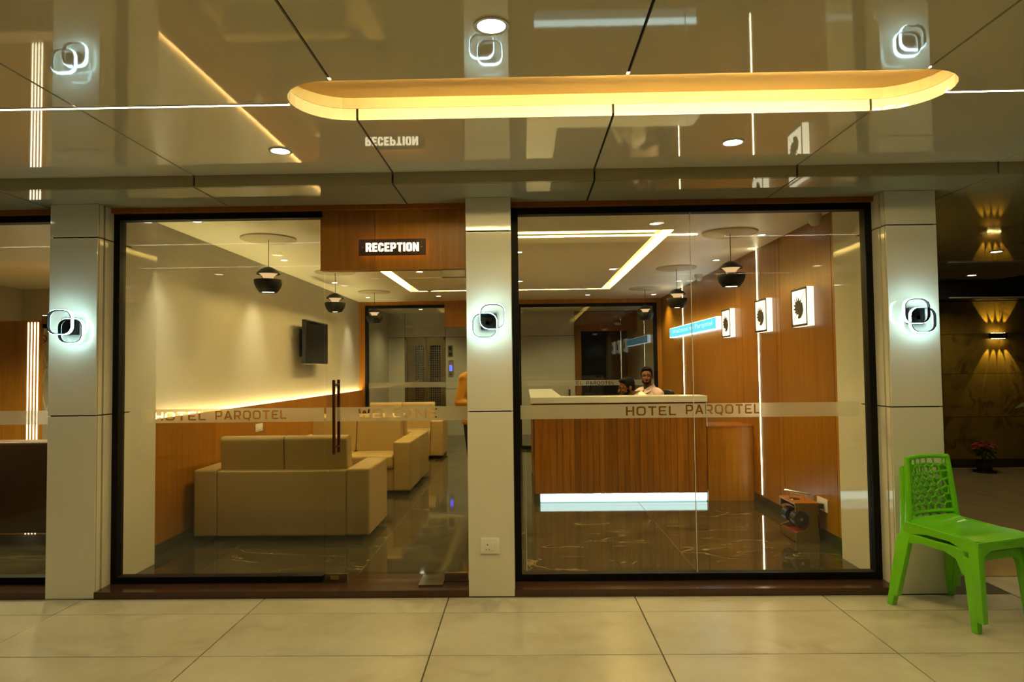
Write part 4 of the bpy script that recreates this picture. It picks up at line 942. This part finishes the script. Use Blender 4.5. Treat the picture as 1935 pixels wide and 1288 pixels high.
    for s in (-1, 1):
        top_ = [Vector(q) for q in ((s*.006, -.078, .515), (s*.048, -.052, .548), (s*.068, .012, .580), (s*.045, .066, .592), (0, .078, .594))]
        bot_ = [Vector(q) for q in ((s*.050, -.118, .462), (s*.094, -.072, .500), (s*.098, .015, .528), (s*.060, .082, .545), (0, .096, .548))]
        top_ = [q+Vector(lean)*.25 for q in top_]
        co.add(top_+bot_+[q*.985 for q in bot_], [(i, i+1, 6+i, 5+i) for i in range(4)]+[(5+i, 6+i, 11+i, 10+i) for i in range(4)])
    co.obj('collar', shirt, t)
    tr_ = B(); tr_.ell((0, .01, -.015), (.168, .122, .125), 20, 14)
    for s in (-1, 1):
        hp = Vector((s*.09, .01, -.03)); kn = Vector(J['kn'][0 if s < 0 else 1]); an = Vector(J['an'][0 if s < 0 else 1])
        tr_.tube([hp, hp.lerp(kn, .5), kn], [.098, .086, .070], 14).ell(kn, (.070, .070, .070), 12, 8).tube([kn, kn.lerp(an, .4), an.lerp(kn, .03)], [.069, .066, .058], 14)
    remesh(tr_.obj('trousers', 'trouser', t, smooth=True), .010, 4)
    for s in (0, 1):
        an = Vector(J['an'][s]); toe = an+Vector((.02*(2*s-1), -.17, -.052)); B().tube([an+Vector((0, .04, -.035)), an.lerp(toe, .5)+Vector((0, 0, -.012)), toe+Vector((0, -.02, 0))], [.048, .049, .036], 12).obj('shoe', 'black', t, smooth=True)
    return t
SIT = dict(el=((-.24, -.06, .19), (.24, -.06, .19)), wr=((-.15, -.30, .21), (.15, -.30, .21)), kn=((-.12, -.43, -.0), (.12, -.43, -.0)), an=((-.12, -.40, -.43), (.12, -.40, -.43)))
STAND = dict(el=((-.235, .0, .17), (.235, .0, .17)), wr=((-.06, -.20, .16), (.05, -.19, .20)), kn=((-.080, -.04, -.44), (.110, .02, -.44)), an=((-.02, .0, -.80), (.14, .10, -.80)))
# clerk in white, in profile looking along the desk; clerk in pink, looking out
person('seated clerk in white shirt behind the desk, head in profile', (1.375, 4.00, .575+LZ), -1.05, SIT, -.22, .16, 'shirt_w', False, (0, -.10, -.075))
officechair('black office chair under the clerk in white', (1.39, 4.02, LZ), -1.05, .475)
person('bearded clerk in pink shirt seated behind, looking toward the shopfront', (1.665, 4.80, .625+LZ), -.85, SIT, .62, .03, 'shirt_p', True, (0, -.03, -.005))
officechair('black office chair under the clerk in pink', (1.68, 4.82, LZ), -.85, .525)
person('standing person in mustard shirt and dark trousers half hidden by the middle pillar', (-.545, 3.62, .875+LZ), .25, STAND, 0, .1, 'shirt_y', True)
